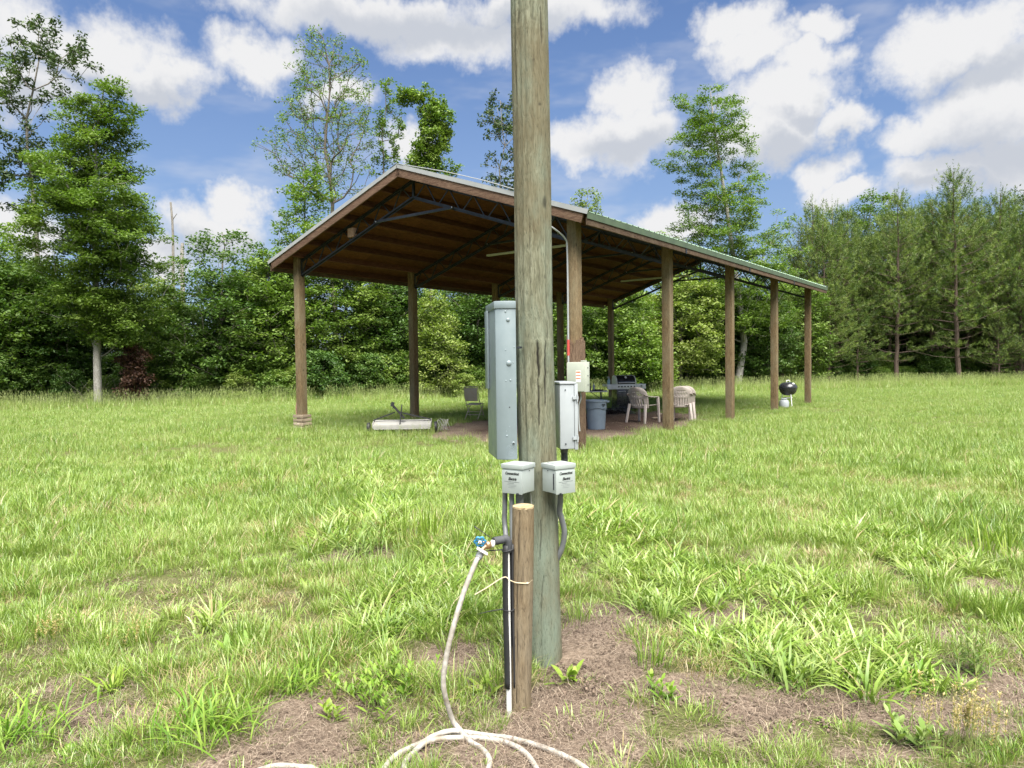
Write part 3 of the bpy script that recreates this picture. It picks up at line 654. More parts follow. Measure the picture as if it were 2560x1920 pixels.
# tall thin-crowned tree behind the roof
prof_tree('broadleaf_tree', 'tall open tree with fine sparse leaves rising behind the left roof slope', 728, 40,
  [(58,680,705),(85,645,740),(130,625,790),(180,640,800),(240,600,800),(290,580,795),(330,575,790),(380,610,790),(420,640,780)],
  520, 20, .32, .9, .15, .42, LEAF['mid'], BARK_GREY, .20, 15, shell=.5, rtip=.013, bf=.35, tipexp=.46)
prof_tree('broadleaf_tree', 'slender forked tree with a thin leafy top just left of the vine-covered one', 832, 41,
  [(165,828,845),(200,820,850),(250,815,872),(300,808,862),(350,812,858),(400,800,870)], 110, 26, .26, .9, .17, .45, LEAF['bright'], BARK_GREY, .12, 16, rtip=.012)
def blob_tree(name, label, base_x, d, blobs, nclump, per, spread, flat, size, aspect, leaf, bark, r0, seed, group=None, cat='tree', trunkpts=None, **kw):
    rng = np.random.default_rng(seed); K = len(blobs); Wt = np.array([b[2] * b[3] * min(b[2], b[3]) ** .5 for b in blobs], float); Wt /= Wt.sum()
    k = rng.choice(K, nclump, p=Wt); C = []
    for i in k:
        x, y, rx, ry = blobs[i]; p = atd(x, y, d); sc = d * DISP / F_PX; u = rng.normal(0, 1, 3); u *= rng.random() ** .4 / np.linalg.norm(u)
        C.append([p[0] + u[0] * rx * sc, d + u[1] * min(rx, ry) * sc, p[2] + u[2] * ry * sc])
    C = np.array(C); bx = atd(base_x, 880, d)[0]
    T = [(bx, d, -.1)] + [tuple(atd(x, y, d)) for (x, y) in trunkpts]; T = catmull(T, 4)
    ct = np.clip(rng.random(nclump) * .8 + .1, 0, 1)
    return make_tree(name, label, cat, group, (bx, d, 0), T, C, ct, per, spread, flat, size, aspect, leaf, bark, r0, seed=seed, **kw)
blob_tree('broadleaf_tree', 'crooked hook-topped trunk wrapped thick with bright green vine above the roof', 935, 39,
  [(878,205,24,20),(902,208,26,24),(928,228,32,28),(946,258,34,32),(942,296,36,34),(925,326,36,28),(930,362,44,24),(962,368,32,20),(905,345,24,28),(925,270,24,30)],
  230, 62, .34, .8, .15, .6, LEAF['bright'], BARK_GREY, .12, 17, trunkpts=[(930,600),(925,420),(922,340),(930,270),(915,220),(885,200)])
prof_tree('broadleaf_tree', 'thin tree with dark leaves standing against the sky beside the utility pole', 1078, 40,
  [(198,1050,1110),(235,1035,1125),(280,1050,1130),(330,1058,1130),(370,1045,1120),(410,1045,1130)], 95, 34, .30, .9, .18, .45, LEAF['olive'], BARK_PALE, .11, 18, rtip=.012)
prof_tree('broadleaf_tree', 'small bright treetop showing over the roof just right of the utility pole', 1268, 44,
  [(400,1255,1285),(425,1240,1295),(455,1235,1300),(520,1230,1310)], 60, 40, .34, .9, .17, .45, LEAF['yellow'], BARK_GREY, .10, 19)
# oak on the right with its leader tipped left
prof_tree('broadleaf_tree', 'tall green oak with airy leaning top standing behind the right end of the roof', 1598, 40,
  [(178,1520,1560),(215,1470,1580),(260,1448,1600),(310,1455,1645),(345,1442,1625),(390,1480,1620),(440,1470,1660),(500,1452,1700),(560,1460,1712),(620,1480,1700),(680,1500,1690),(720,1520,1680)],
  980, 84, .48, .42, .145, .42, LEAF['bright'], BARK_PALE, .24, 20, shell=.5, up=.4, gap=.15, gaptop=.26, lobes=(.64, .80),
  bend=([0, 2.5, 6, 9, 12, 16], [atd(1592,830,40)[0], atd(1608,770,40)[0], atd(1592,600,40)[0], atd(1575,450,40)[0], atd(1560,340,40)[0], atd(1535,200,40)[0]]))
# trees and thickets that make the edge of the wood
EDGE = [
 ('broadleaf_tree', 'light green small tree directly left of the front roof corner', 645, 34.5, [(350,650,680),(390,625,710),(440,610,740),(500,590,760),(560,570,760),(640,560,760),(720,570,750)], 330, 60, .48, .45, .16, .5, 'bright', .12),
 ('broadleaf_tree', 'rounded dark green tree left of the front left roof post', 480, 33.5, [(492,455,510),(530,410,560),(590,370,600),(660,340,620),(740,325,630),(800,330,630),(850,340,620)], 420, 60, .52, .5, .16, .5, 'dark', .14),
 ('broadleaf_tree', 'deep green tree whose crown touches the front left roof corner', 585, 33, [(540,540,620),(590,520,650),(650,510,660),(720,500,670),(800,500,660),(850,510,650)], 300, 60, .5, .5, .16, .5, 'mid', .12),
 ('broadleaf_tree', 'yellow-green tree glowing in the gap right of the big layered tree', 320, 37, [(600,290,350),(650,270,370),(700,265,380),(760,270,380),(820,280,370)], 200, 60, .5, .5, .17, .5, 'yellow', .11),
 ('broadleaf_tree', 'pale green tree low behind the trunk of the big layered tree', 60, 33, [(560,20,110),(620,0,150),(680,-10,180),(740,0,190),(800,20,180)], 270, 55, .5, .5, .16, .5, 'mid', .12),
 ('broadleaf_tree', 'tree of drooping mid green boughs just right of the front left post', 740, 34.5, [(530,700,790),(590,690,820),(650,690,830),(720,690,820),(790,700,800),(840,700,790)], 320, 60, .5, .45, .16, .5, 'mid', .12),
 ('broadleaf_tree', 'dark tree filling the gap between the two left posts under the roof', 830, 36, [(540,790,880),(600,780,910),(660,770,920),(740,770,910),(820,780,900)], 300, 60, .52, .5, .16, .5, 'dark', .12),
 ('large_shrub', 'tall yellow-green bush right of the second left post under the roof', 935, 33.5, [(625,920,945),(660,905,965),(700,898,985),(740,895,995),(790,890,1000),(835,890,1000)], 260, 62, .40, .6, .13, .5, 'yellow', .06),
 ('broadleaf_tree', 'dark tree behind the grey enclosure on the pole', 1030, 36, [(560,980,1080),(620,970,1100),(700,970,1110),(780,975,1100),(840,980,1090)], 280, 60, .5, .5, .16, .5, 'dark', .12),
 ('broadleaf_tree', 'mid green tree seen through the pavilion right of the pole', 1180, 37, [(560,1130,1230),(630,1110,1260),(700,1110,1270),(780,1120,1260),(840,1130,1240)], 280, 60, .5, .5, .17, .5, 'mid', .12),
 ('broadleaf_tree', 'bright leafy tree behind the rear left post', 1330, 37, [(590,1290,1370),(640,1270,1400),(700,1260,1410),(760,1265,1420),(820,1280,1410)], 300, 60, .5, .5, .17, .5, 'mid', .12),
 ('broadleaf_tree', 'yellow-green tree lit under the far end of the roof', 1470, 38.5, [(590,1420,1520),(640,1400,1545),(690,1395,1560),(750,1400,1555),(800,1420,1540)], 300, 60, .5, .5, .17, .5, 'yellow', .12),
 ('large_shrub', 'light green bush behind the plastic chairs', 1390, 35.5, [(700,1350,1420),(740,1330,1440),(790,1325,1450),(830,1330,1450)], 190, 60, .42, .6, .15, .55, 'bright', .05),
 ('broadleaf_tree', 'dark green tree at the foot of the leaning pale oak trunk', 1560, 42, [(600,1510,1620),(660,1500,1650),(740,1500,1660),(810,1510,1650)], 280, 60, .55, .5, .18, .5, 'dark', .12),
 ('broadleaf_tree', 'pale blue-green tree peeping over the pines', 1860, 53, [(410,1870,1910),(440,1840,1930),(480,1830,1940),(540,1830,1950)], 130, 50, .55, .6, .2, .5, 'mid', .12),
 ('broadleaf_tree', 'grey-green sparse tree at the right border above the pines', 2215, 50, [(400,2200,2240),(440,2180,2260),(500,2170,2270),(600,2170,2270)], 120, 30, .45, .6, .2, .45, 'olive', .12),
]
for i, (nm, lb, bx, d, rows, nc, per, spd, fl, sz, asp, lf, r0) in enumerate(EDGE):
    prof_tree(nm, lb, bx, d, rows, nc, per, spd, fl, sz, asp, LEAF[lf], BARK_GREY, r0, 40 + i, shell=.45, cat='tree' if nm == 'broadleaf_tree' else 'shrub', up=.42)
blob_tree('dead_shrub', 'brown dead-leaved bush right of the pale trunk foot of the big layered tree', 280, 29.5, [(270,745,26,22),(290,780,30,30),(290,820,34,30),(285,850,30,22),(262,715,14,14)], 110, 60, .30, .7, .13, .5, LEAF['dead'], BARK_GREY, .04, 70, cat='shrub', trunkpts=[(282,820),(285,780),(275,730)])

# filler trees and undergrowth: three kinds of each, copied
def proto_tree(name, label, cat, group, H, R, z0, nc, per, spd, flat, size, leaf, bark, r0, seed, rtip=.008):
    rng = np.random.default_rng(seed); u = rng.random(nc); zs = z0 + (H - z0) * u ** .9
    f = (zs - z0) / (H - z0); Rr = R * np.sqrt(np.clip(1 - (np.abs(f - .38) / .66) ** 2, .03, 1)); ang = rng.random(nc) * 6.283; r = Rr * rng.random(nc) ** .45 * (.75 + .4 * vnoise(ang * 1.5, zs, 1.0, seed))
    C = np.stack([r * np.cos(ang), r * np.sin(ang), zs], -1); tz = np.linspace(-.1, H * .92, 10); T = np.stack([rng.normal(0, .08, 10).cumsum() * .5, rng.normal(0, .08, 10).cumsum() * .5, tz], -1); T[0, :2] = 0
    return make_tree(name, label, cat, group, (0, 0, 0), T, C, np.clip(rng.random(nc) * .8 + .1, 0, 1), per, spd, flat, size, .5, leaf, bark, r0, seed=seed, up=.4, rtip=rtip)
def spread_copies(protos, spots):
    used = set()
    for (k, x, y, s_, rz) in spots:
        o = protos[k] if k not in used else copy_tree(protos[k]); used.add(k)
        o.location = (x, y, 0); o.rotation_euler = (0, 0, rz); o.scale = (s_, s_, s_)
rng = np.random.default_rng(99)
GW = 'leafy trees crowded in the wood behind the front row'; LW = 'leafy tree standing within the crowded wood behind the front row of trees'
wt = [proto_tree('wood_tree', LW, 'tree', GW, 8.2, 2.3, .6, 330, 50, .55, .5, .19, LEAF['mid'], BARK_GREY, .12, 201),
      proto_tree('wood_tree', LW, 'tree', GW, 7.0, 2.5, .5, 330, 50, .55, .5, .19, LEAF['dark'], BARK_GREY, .12, 202),
      proto_tree('wood_tree', LW, 'tree', GW, 7.6, 2.1, .6, 300, 50, .55, .5, .19, LEAF['bright'], BARK_GREY, .11, 203)]
sp = []
for row, off in ((0, 4.0), (1, 8.0), (2, 12.5)):
    for x in np.arange(-34, 20 - row * 2, 2.9):
        xx = x + rng.normal(0, .6); sp.append((int(rng.choice(3, p=[.42, .4, .18])), xx, tree_line(xx) + off + rng.normal(0, .8), rng.uniform(.62, .9) * (1 - .0 * row), rng.random() * 6.28))
spread_copies(wt, sp)
GS = 'bushes along the dark foot of the wood'; LS = 'leafy bush growing low along the dark foot of the wood'
sh = [proto_tree('wood_shrub', LS, 'shrub', GS, 2.2, 1.25, .05, 150, 60, .36, .6, .14, LEAF['dark'], BARK_GREY, .03, 211),
      proto_tree('wood_shrub', LS, 'shrub', GS, 1.7, 1.2, .05, 140, 60, .34, .6, .13, LEAF['mid'], BARK_GREY, .03, 212),
      proto_tree('wood_shrub', LS, 'shrub', GS, 2.7, 1.2, .1, 150, 60, .38, .6, .15, LEAF['dark'], BARK_GREY, .035, 213)]
sp = []
for off, st, sc in ((.9, 1.35, .78), (2.2, 1.5, 1.05)):
    for x in np.arange(-26, 33, st):
        xx = x + rng.normal(0, .3); sp.append((int(rng.integers(0, 3)), xx, tree_line(xx) + off + (4.2 if xx > 7 else 3.0 if -21 < xx < -11.5 else 0) + rng.normal(0, .35), sc * rng.uniform(.7, 1.25) * (.85 if xx > 7 else 1), rng.random() * 6.28))
spread_copies(sh, sp)
for (x, y, s_, lb) in ((1930/1.0, 0, 0, 0),): pass
for (xd, d, s_, lf, lb) in ((512, 31.5, .62, 'yellow', 'small yellow-green bush at the grass edge left of the front left post'), (655, 32, .8, 'bright', 'bright low bush just behind the front left post'), (905, 33, .5, 'yellow', 'low yellow-green bush in the grass behind the second left post'), (1005, 32.5, .55, 'yellow', 'low leafy bush in the grass behind the folding chair'), (425, 31.5, .6, 'mid', 'low green bush between the brown dead bush and the front left post')):
    b_ = proto_tree('small_bush', lb, 'shrub', None, 2.0, 1.1, .02, 90, 60, .32, .6, .13, LEAF[lf], BARK_GREY, .02, int(xd)); b_.location = (atd(xd, 870, d)[0], d, 0); b_.scale = (s_,) * 3

# loblolly pines: whorled branches carrying bottle-brush shoots
def pine(name, label, group, H, R, seed, z0=.28, leader=True):
    rng = np.random.default_rng(seed); root = empty(name, (0, 0, 0), label, 'pine tree', group)
    tz = np.linspace(-.1, H, 16); T = np.stack([rng.normal(0, .03, 16).cumsum(), rng.normal(0, .03, 16).cumsum(), tz], -1); T[0, :2] = 0
    shoots = []; segs = []; r_b = []
    z = H * .12
    while z < H - .4:
        f = z / H; nb = rng.integers(3, 6); a0 = rng.random() * 6.28
        for k in range(nb):
            a = a0 + k * 6.283 / nb + rng.normal(0, .25); prof = min(1, (1 - f) * 1.75 + .06) * (1.0 if f > z0 else .35 + rng.random() * .5); L = R * prof * rng.uniform(.7, 1.15)
            rise = (.15 + 1.0 * f ** 1.5) * L; p0 = np.array([np.interp(z, tz, T[:, 0]), np.interp(z, tz, T[:, 1]), z]); dirv = np.array([math.cos(a), math.sin(a), 0])
            p1 = p0 + dirv * L * .55 + np.array([0, 0, rise * .3]); p2 = p0 + dirv * L + np.array([0, 0, rise])
            segs += [(p0, p1), (p1, p2)]; rr = .005 + .008 * L; r_b += [(rr, rr * .75), (rr * .75, .006)]
            if f < z0 and rng.random() < .55: continue                     # low branches are bare and dead
            m = max(4, int(L * 10.5))
            for j in range(m):
                s_ = .25 + .75 * (j + rng.random()) / m; q = p0 + (p1 - p0) * min(1, s_ / .55) if s_ < .55 else p1 + (p2 - p1) * (s_ - .55) / .45
                side = rng.normal(0, .30, 3) * (1 - .4 * s_) * min(1, L); side[2] = abs(side[2]) * .8
                e = q + side + dirv * .10; shoots.append((e, np.array([dirv[0] * .7 + rng.normal(0, .35), dirv[1] * .7 + rng.normal(0, .35), .35 + 1.8 * f ** 2 + rng.normal(0, .15)]), rng.uniform(.20, .34) * (1 + .9 * f ** 3), rng.uniform(.13, .19)))
                if rng.random() < .5: segs.append((q, e)); r_b.append((.006, .004))
        z += rng.uniform(.34, .52) * (1.15 - .5 * f)
    for k in range(12 if leader else 4):                                      # candles round the leader
        a = rng.random() * 6.28; q = T[-1] + np.array([math.cos(a) * .16 * (k > 0), math.sin(a) * .16 * (k > 0), -.45 * (k > 0) * rng.random()])
        shoots.append((q, np.array([math.cos(a) * .25 * (k > 0), math.sin(a) * .25 * (k > 0), 1.0]), .95 if k == 0 else rng.uniform(.5, .75), .11))
    # trunk and branches
    n = 6; V = []; F = []; mb = MB(); mb.tube(T, np.linspace(.030 + .0095 * H, .015, 16), 8)
    for (s0, ra) in zip(segs, r_b): mb.tube(s0, ra, 3, cap=False)
    mb.build('trunk', BARK_PINE, root, smooth=True)
    E = np.array([s[0] for s in shoots]); D = np.array([s[1] for s in shoots]); D /= np.linalg.norm(D, axis=1)[:, None]; L = np.array([s[2] for s in shoots]); NL = np.array([s[3] for s in shoots])
    per = 26; ci = np.repeat(np.arange(len(E)), per); tt = rng.random(len(ci)); c = E[ci] + D[ci] * (L[ci] * (tt - .2))[:, None]
    rd = rng.normal(0, 1, (len(ci), 3)); rd -= D[ci] * np.sum(rd * D[ci], 1)[:, None]; rd /= np.linalg.norm(rd, axis=1)[:, None]
    nd = D[ci] * (.30 + .65 * tt)[:, None] + rd * (1.10 - .35 * tt)[:, None]; nd /= np.linalg.norm(nd, axis=1)[:, None]
    tip = c + nd * (NL[ci] * rng.uniform(.75, 1.2, len(ci)))[:, None]; sd_ = np.cross(nd, rng.normal(0, 1, (len(ci), 3))); sd_ /= np.linalg.norm(sd_, axis=1)[:, None]; wd = .012
    V = np.stack([c - sd_ * wd, c + sd_ * wd, tip], 1).reshape(-1, 3); ti = np.clip(np.repeat(rng.random(len(E)), per) * .75 + rng.random(len(ci)) * .22 + .05 * tt, 0, 1)
    np_mesh('crown', V, np.arange(len(V)).reshape(-1, 3), LEAF['needle'], {'tint': ('FLOAT', np.repeat(ti, 3))}, parent=root); return root
PG = 'young pines standing close together on the right'
LP = 'young pine standing in the dense pine stand on the right'
pp = [pine('pine_tree', LP, PG, 11.0, 2.3, 301), pine('pine_tree', LP, PG, 10.4, 2.1, 302), pine('pine_tree', LP, PG, 9.6, 2.2, 303)]
HERO = [(2075, 348, 43.5, 0, 'pine with the tallest pointed leader in the pine stand'), (1938, 405, 44, 1, 'pine with upright needle candles at the middle of the pine stand'), (1752, 425, 46, 2, 'first tall pine to the right of the oak'),
        (1830, 440, 47, 1, 'pine with a thin dark top just left of the pale blue-green tree'), (2148, 402, 45, 0, 'narrow pine second from the right border with a dark pointed top'), (2010, 410, 46, 2, 'pine with a bushy cluster of grey-green tips left of the tallest leader')]
first = set()
for (xd, yd, d, k, lb) in HERO:
    o = pp[k] if k not in first else copy_tree(pp[k]); first.add(k)
    top = atd(xd, yd, d); s_ = top[2] / {0: 11.5, 1: 10.9, 2: 10.1}[k]; o.location = (top[0], d, 0); o.scale = (s_, s_, s_); o.rotation_euler = (0, 0, rng.random() * 6.28); o['label'] = lb
for (xd, yd, d) in ((1785,470,44.5),(1800,430,50),(1880,500,46),(1905,450,49),(1965,440,50),(2045,440,48),(2105,450,49),(2180,430,48),(2205,480,44),(2235,430,47),(2270,440,45),(2310,420,46),(1715,520,47),(1770,455,52),(1815,470,45.5),(1855,500,48),(1925,480,46.5),(1985,430,53),(2030,470,46),(2055,420,50),(2095,480,46),(2120,430,51),(2165,460,47),(2195,410,52),(2255,470,49),(2340,440,50),(1990,480,52),(2130,470,53),(1860,460,53)):
    k = int(rng.integers(0, 3)); o = copy_tree(pp[k]); top = atd(xd, yd, d); s_ = top[2] / {0: 11.5, 1: 10.9, 2: 10.1}[k]
    o.location = (top[0], d, 0); o.scale = (s_ * 1.08, s_ * 1.08, s_); o.rotation_euler = (0, 0, rng.random() * 6.28); o['label'] = LP
LQ = 'low bushy pine branching to the ground between oak and pine stand'; GQ = 'low bushy pines at the foot of the stand'
for (xd, yd, d) in ((1690,610,42.5),(1640,700,42),(1745,640,43),(1790,600,43),(1850,640,44),(2160,660,43.5),(2215,640,43.5)):
    k = 2; o = copy_tree(pp[k]); top = atd(xd, yd, d); s_ = top[2] / 10.1; o.location = (top[0], d, -.35); o.scale = (s_ * 1.35, s_ * 1.35, s_ * 1.05); o.rotation_euler = (0, 0, rng.random() * 6.28); o['label'] = LQ; o['group'] = GQ
sp = []                                              # shade-giving wood behind the pines
for row in range(3):
    for x in np.arange(9, 42, 2.6): xx = x + rng.normal(0, .6); o = copy_tree(wt[(1, 0, 1)[row]]); o.location = (xx, tree_line(xx) + 9 + 3.5 * row, 0); k_ = .74 + .05 * row; o.scale = (k_ * 1.1, k_ * 1.1, k_); o.rotation_euler = (0, 0, rng.random() * 6.28)
# dead snags
for (xb, xt, yt, r, lb) in ((382, 370, 437, .085, 'bare grey dead trunk with a broken tip, the taller of two'), (397, 394, 525, .14, 'short thick dead stump trunk beside the taller bare one')):
    d = 38; top = atd(xt, yt, d); bx = atd(xb, 860, d)[0]; o = empty('dead_tree', (bx, d, 0), lb, 'dead tree'); mb = MB(); zz = np.linspace(0, top[2], 12); q = np.random.default_rng(int(xb))
    P = np.stack([(top[0] - bx) * zz / top[2] + q.normal(0, .04, 12), q.normal(0, .04, 12), zz], -1); P[0] = (0, 0, -.1); mb.tube(P, np.linspace(r * 1.5, r * .6, 12), 8); mb.build('trunk', BARK_PALE, o, smooth=True)
    m2 = MB()
    for k in (7, 9, 10): m2.tube([P[k], P[k] + np.array([q.normal(0, .25), q.normal(0, .2), .3])], [.03, .012], 5)
    m2.build('branch_stub', BARK_PALE, o)
# bare brush at the foot of the big layered tree
q = np.random.default_rng(5); mb = MB()
for k in range(110):
    x0 = atd(q.uniform(20, 300), 860, 30)[0]; y0 = 29.9 + q.random() * 1.4; L = q.uniform(.6, 2.2); a = q.normal(0, .9); p = np.array([x0, y0, 0.0]); P = [p]
    for j in range(3): p = p + np.array([math.sin(a) * L / 3 + q.normal(0, .1), q.normal(0, .12), abs(math.cos(a)) * L / 3 * (1 - .2 * j)]); P.append(p)
    mb.tube(P, np.linspace(.012, .004, 4), 3, cap=False)
o = mb.build('brush_pile', BARK_GREY); tag(o, 'tangle of bare grey twigs at the foot of the big layered tree', 'brush')

# ------------------------------------------------------------------ pavilion
M_POST = wood('treated_timber', (0.0581, 0.0366, 0.0179), (0.1535, 0.1051, 0.0553), (0.2573, 0.1870, 0.1036), grey=(0.2075, 0.1790, 0.1140), grey_amt=.65, stretch=9, scale=6, bmp=.6)
M_FASCIA = wood('fascia_timber', (0.0314, 0.0191, 0.0122), (0.0873, 0.0554, 0.0355), (0.1467, 0.0994, 0.0670), axis=1, grey=(0.1676, 0.1278, 0.0889), grey_amt=.35, stretch=10, scale=5, bmp=.5)
M_RAKE = wood('rake_timber', (0.0366, 0.0211, 0.0146), (0.1036, 0.0597, 0.0401), (0.1645, 0.1088, 0.0729), axis=0, stretch=10, scale=5, bmp=.5)
M_PURLIN = wood('purlin_timber', (0.0421, 0.0160, 0.0110), (0.0968, 0.0378, 0.0248), (0.1515, 0.0690, 0.0413), axis=1, stretch=9, scale=5)
M_DECK = wood('deck_board', (0.0651, 0.0243, 0.0079), (0.1301, 0.0531, 0.0182), (0.1914, 0.0836, 0.0308), axis=1, stretch=4, scale=5, bmp=.2)
M_STEEL = plain('truss_steel', (0.045, 0.05, 0.06), .45, .7, .3, 8, (0.10, 0.06, 0.04), .25)
M_ROOF = plain('green_roof_metal', (0.112, 0.175, 0.119), .35, .3, .15, 3)
M_GREEN = plain('green_trim', (0.083, 0.116, 0.064), .45, .2, .2, 3, (0.08, 0.08, 0.06), .4)
M_WHITE = plain('white_trim', (0.307, 0.315, 0.315), .4, .1, .08, 3, (0.4, 0.42, 0.4), .3)
M_GREY_BOARD = wood('weathered_board', (0.1280, 0.0960, 0.0680), (0.3040, 0.2400, 0.1680), (0.4160, 0.3600, 0.2880), axis=0, stretch=10, scale=6)
M_SPLICE = wood('rough_splice', (0.0280, 0.0176, 0.0120), (0.0960, 0.0600, 0.0384), (0.1920, 0.1360, 0.0920), stretch=16, scale=7, bmp=1.0)
Wd_, B_ = PAV['W'], PAV['B']; LN = 4 * B_; SL = 0.344; XR, XL, YF, YB = 0.52, -8.44, -0.47, LN + .42; XC = (XR + XL) / 2; ZA = 5.70
def zr(X): return ZA - SL * abs(X - XC)                      # top of the roof metal
pav = empty('pavilion', (PAV['x0'], PAV['y0'], 0), 'open timber pavilion with steel trusses and a green metal gable roof', 'pavilion', rz=PAV['yaw'])
for i in range(5):
    for X in (0, -Wd_):
        mb = MB(); mb.box((0, 0, 2.06), (.19, .19, 4.52)); o = mb.build('post', M_POST, pav, bevel=.008); o.location = (X, i * B_, 0)
# deck panels, purlins, metal sheets
for sgn in (1, -1):
    XE = XR if sgn > 0 else XL; half = abs(XE - XC); ln = half * math.hypot(1, SL); a = math.atan(SL) * sgn
    ux = np.array([sgn * math.cos(a * sgn), 0, -math.sin(abs(a))]); nrm = np.array([sgn * math.sin(abs(a)), 0, math.cos(a)])
    Rr = np.array([ux, [0, 1.0, 0], nrm]).T
    if np.linalg.det(Rr) < 0: Rr = np.array([ux, [0, -1.0, 0], nrm]).T
    def P3(s_, y, n_): return np.array([XC, 0, ZA]) + ux * s_ + np.array([0, y, 0]) + nrm * n_
    me = None; ns = 4; ny = 7; pw = (ln - .04) / ns; pl_ = (YB - YF - .1) / ny
    for i in range(ns):
        for j in range(ny):
            if me is None:
                mb = MB(); mb.box((0, 0, 0), (pw - .006, pl_ - .006, .012), Rr); o = mb.build('deck_panel', M_DECK, pav); me = o.data
            else: o = bpy.data.objects.new('deck_panel', me); link(o, pav)
            o.location = P3(.02 + pw * (i + .5), YF + .05 + pl_ * (j + .5), -.034)
    me = None
    for i in range(8):
        s_ = .06 + (ln - .14) * i / 7
        if me is None: mb = MB(); mb.box((0, 0, 0), (.04, YB - YF - .12, .15), Rr); o = mb.build('purlin', M_PURLIN, pav, bevel=.003); me = o.data
        else: o = bpy.data.objects.new('purlin', me); link(o, pav)
        o.location = P3(s_, (YF + YB) / 2, -.118)
    # ribbed roof panels
    npan = 18; pwid = (YB - YF) / npan; prof = []
    for k in range(4):
        y0 = k * pwid / 4; prof += [(y0, .004), (y0 + .014, .026), (y0 + .036, .026), (y0 + .05, .004)]
    prof.append((pwid - .002, .004)); V = []; n = len(prof)
    for s_ in (0.0, ln + .05):
        for (y, h_) in prof: V.append(ux * s_ + np.array([0, y, 0]) + nrm * (h_ - .022))
    mb = MB(); mb.add(V, [(i, i + 1, n + i + 1, n + i) for i in range(n - 1)]); me = None
    for j in range(npan):
        if me is None: o = mb.build('roof_panel', M_ROOF, pav, thick=.0015); me = o.data
        else: o = o.copy(); link(o, pav)
        o.location = (XC, YF + j * pwid, ZA)
    # eave trim and fascia boards
    mb = MB(); mb.box((0, 0, 0), (.012, YB - YF - .01, .115)); o = mb.build('eave_trim', M_GREEN, pav); o.location = (XE + sgn * .034, (YB + YF) / 2, zr(XE) - .082)
    for j in range(4):
        L = (YB - YF - .06) / 4; mb = MB(); mb.box((0, 0, 0), (.038, L - .012, .145)); o = mb.build('fascia_board', M_FASCIA, pav, bevel=.004); o.location = (XE + sgn * .002, YF + .03 + L * (j + .5), zr(XE) - .170)
        if j: mb = MB(); mb.box((0, 0, 0), (.012, .07, .10)); o = mb.build('joint_plate', M_STEEL, pav); o.location = (XE + sgn * .028, YF + .03 + L * j, zr(XE) - .205)
    # rake boards and white gable trim, front and back
    for Y, ys in ((YF, -1), (YB, 1)):
        mb = MB(); mb.beam(P3(.0, 0, -.125), P3(ln - .03, 0, -.125), .038, .185, nrm); o = mb.build('rake_board', M_RAKE, pav, bevel=.004); o.location = (0, Y - ys * .03, 0)
        mb = MB(); mb.beam(P3(-.004, 0, -.016), P3(ln + .055, 0, -.016), .014, .078, nrm); mb.beam(P3(.0, -ys * .05, .027), P3(ln + .055, -ys * .05, .027), .10, .004, nrm); o = mb.build('gable_trim', M_WHITE, pav); o.location = (0, Y + ys * .006, 0)
mb = MB(); 
for sg in (1, -1): mb.beam((XC + sg * .10, YF - .02, ZA + .032 - SL * .10), (XC + sg * .10, YB + .02, ZA + .032 - SL * .10), .2, .004, (sg * SL, 0, 1))
mb.build('ridge_cap', M_ROOF, pav)
# trusses
def truss(parent, Y):
    t0 = .205; dep = .36; e = .095
    ct_ = lambda X: zr(X) - t0; cb_ = lambda X: zr(X) - t0 - dep
    tr = empty('truss', (0, Y, 0), None, None); tr.parent = parent; XA, XB = -Wd_ + e, -e
    mb = MB()
    for f_, nm in ((ct_, 'top_chord'), (cb_, 'bottom_chord')):
        mb = MB()
        for X1 in (XA, XB): mb.beam((XC, 0, f_(XC)), (X1, 0, f_(X1)), .05, .035); mb.beam((XC, .02, f_(XC) - .018), (X1, .02, f_(X1) - .018), .008, .06)
        mb.build(nm, M_STEEL, tr)
    mb = MB(); mb.beam((XC, 0, ct_(XC)), (XC, 0, cb_(XC)), .05, .05)
    for X1 in (XA, XB):
        nb = 6; mb.beam((X1, 0, ct_(X1)), (X1, 0, cb_(X1)), .04, .04)
        for k in range(nb):
            a = XC + (X1 - XC) * (k + .12) / nb; m = XC + (X1 - XC) * (k + .55) / nb; b2 = XC + (X1 - XC) * (k + .98) / nb
            mb.beam((a, 0, cb_(a)), (m, 0, ct_(m)), .02, .02); mb.beam((m, 0, ct_(m)), (b2, 0, cb_(b2)), .02, .02)
    mb.build('web', M_STEEL, tr)
    mb = MB(); mb.beam((XC - 1.12, -.035, cb_(XC - 1.12)), (XC + 1.12, -.035, cb_(XC + 1.12)), .03, .055); mb.build('collar_tie', M_STEEL, tr)
    mb = MB()
    for s_ in (-1.12, 1.12): mb.lathe([(.012, -.012), (.012, .012)], 8, Rx(math.pi / 2), (XC + s_, -.055, cb_(XC + s_)))
    mb.build('bolt', plain('bolt_zinc', (.6, .6, .6), .35, .8) if 'bolt_zinc' not in bpy.data.materials else bpy.data.materials['bolt_zinc'], tr)
    return tr
tr0 = truss(pav, 0)
for i in range(1, 5): c_ = copy_tree(tr0, pav); c_.location = (0, i * B_, 0)
M_PINKW = wood('block_wood', (.2, .11, .08), (.34, .21, .16), (.45, .30, .24)); mb = MB(); mb.box((0, 0, 0), (.20, .10, .20)); o = mb.build('wood_block', M_PINKW, pav, bevel=.004); o.location = (XC - 1.95, -.02, zr(XC - 1.95) - .42)
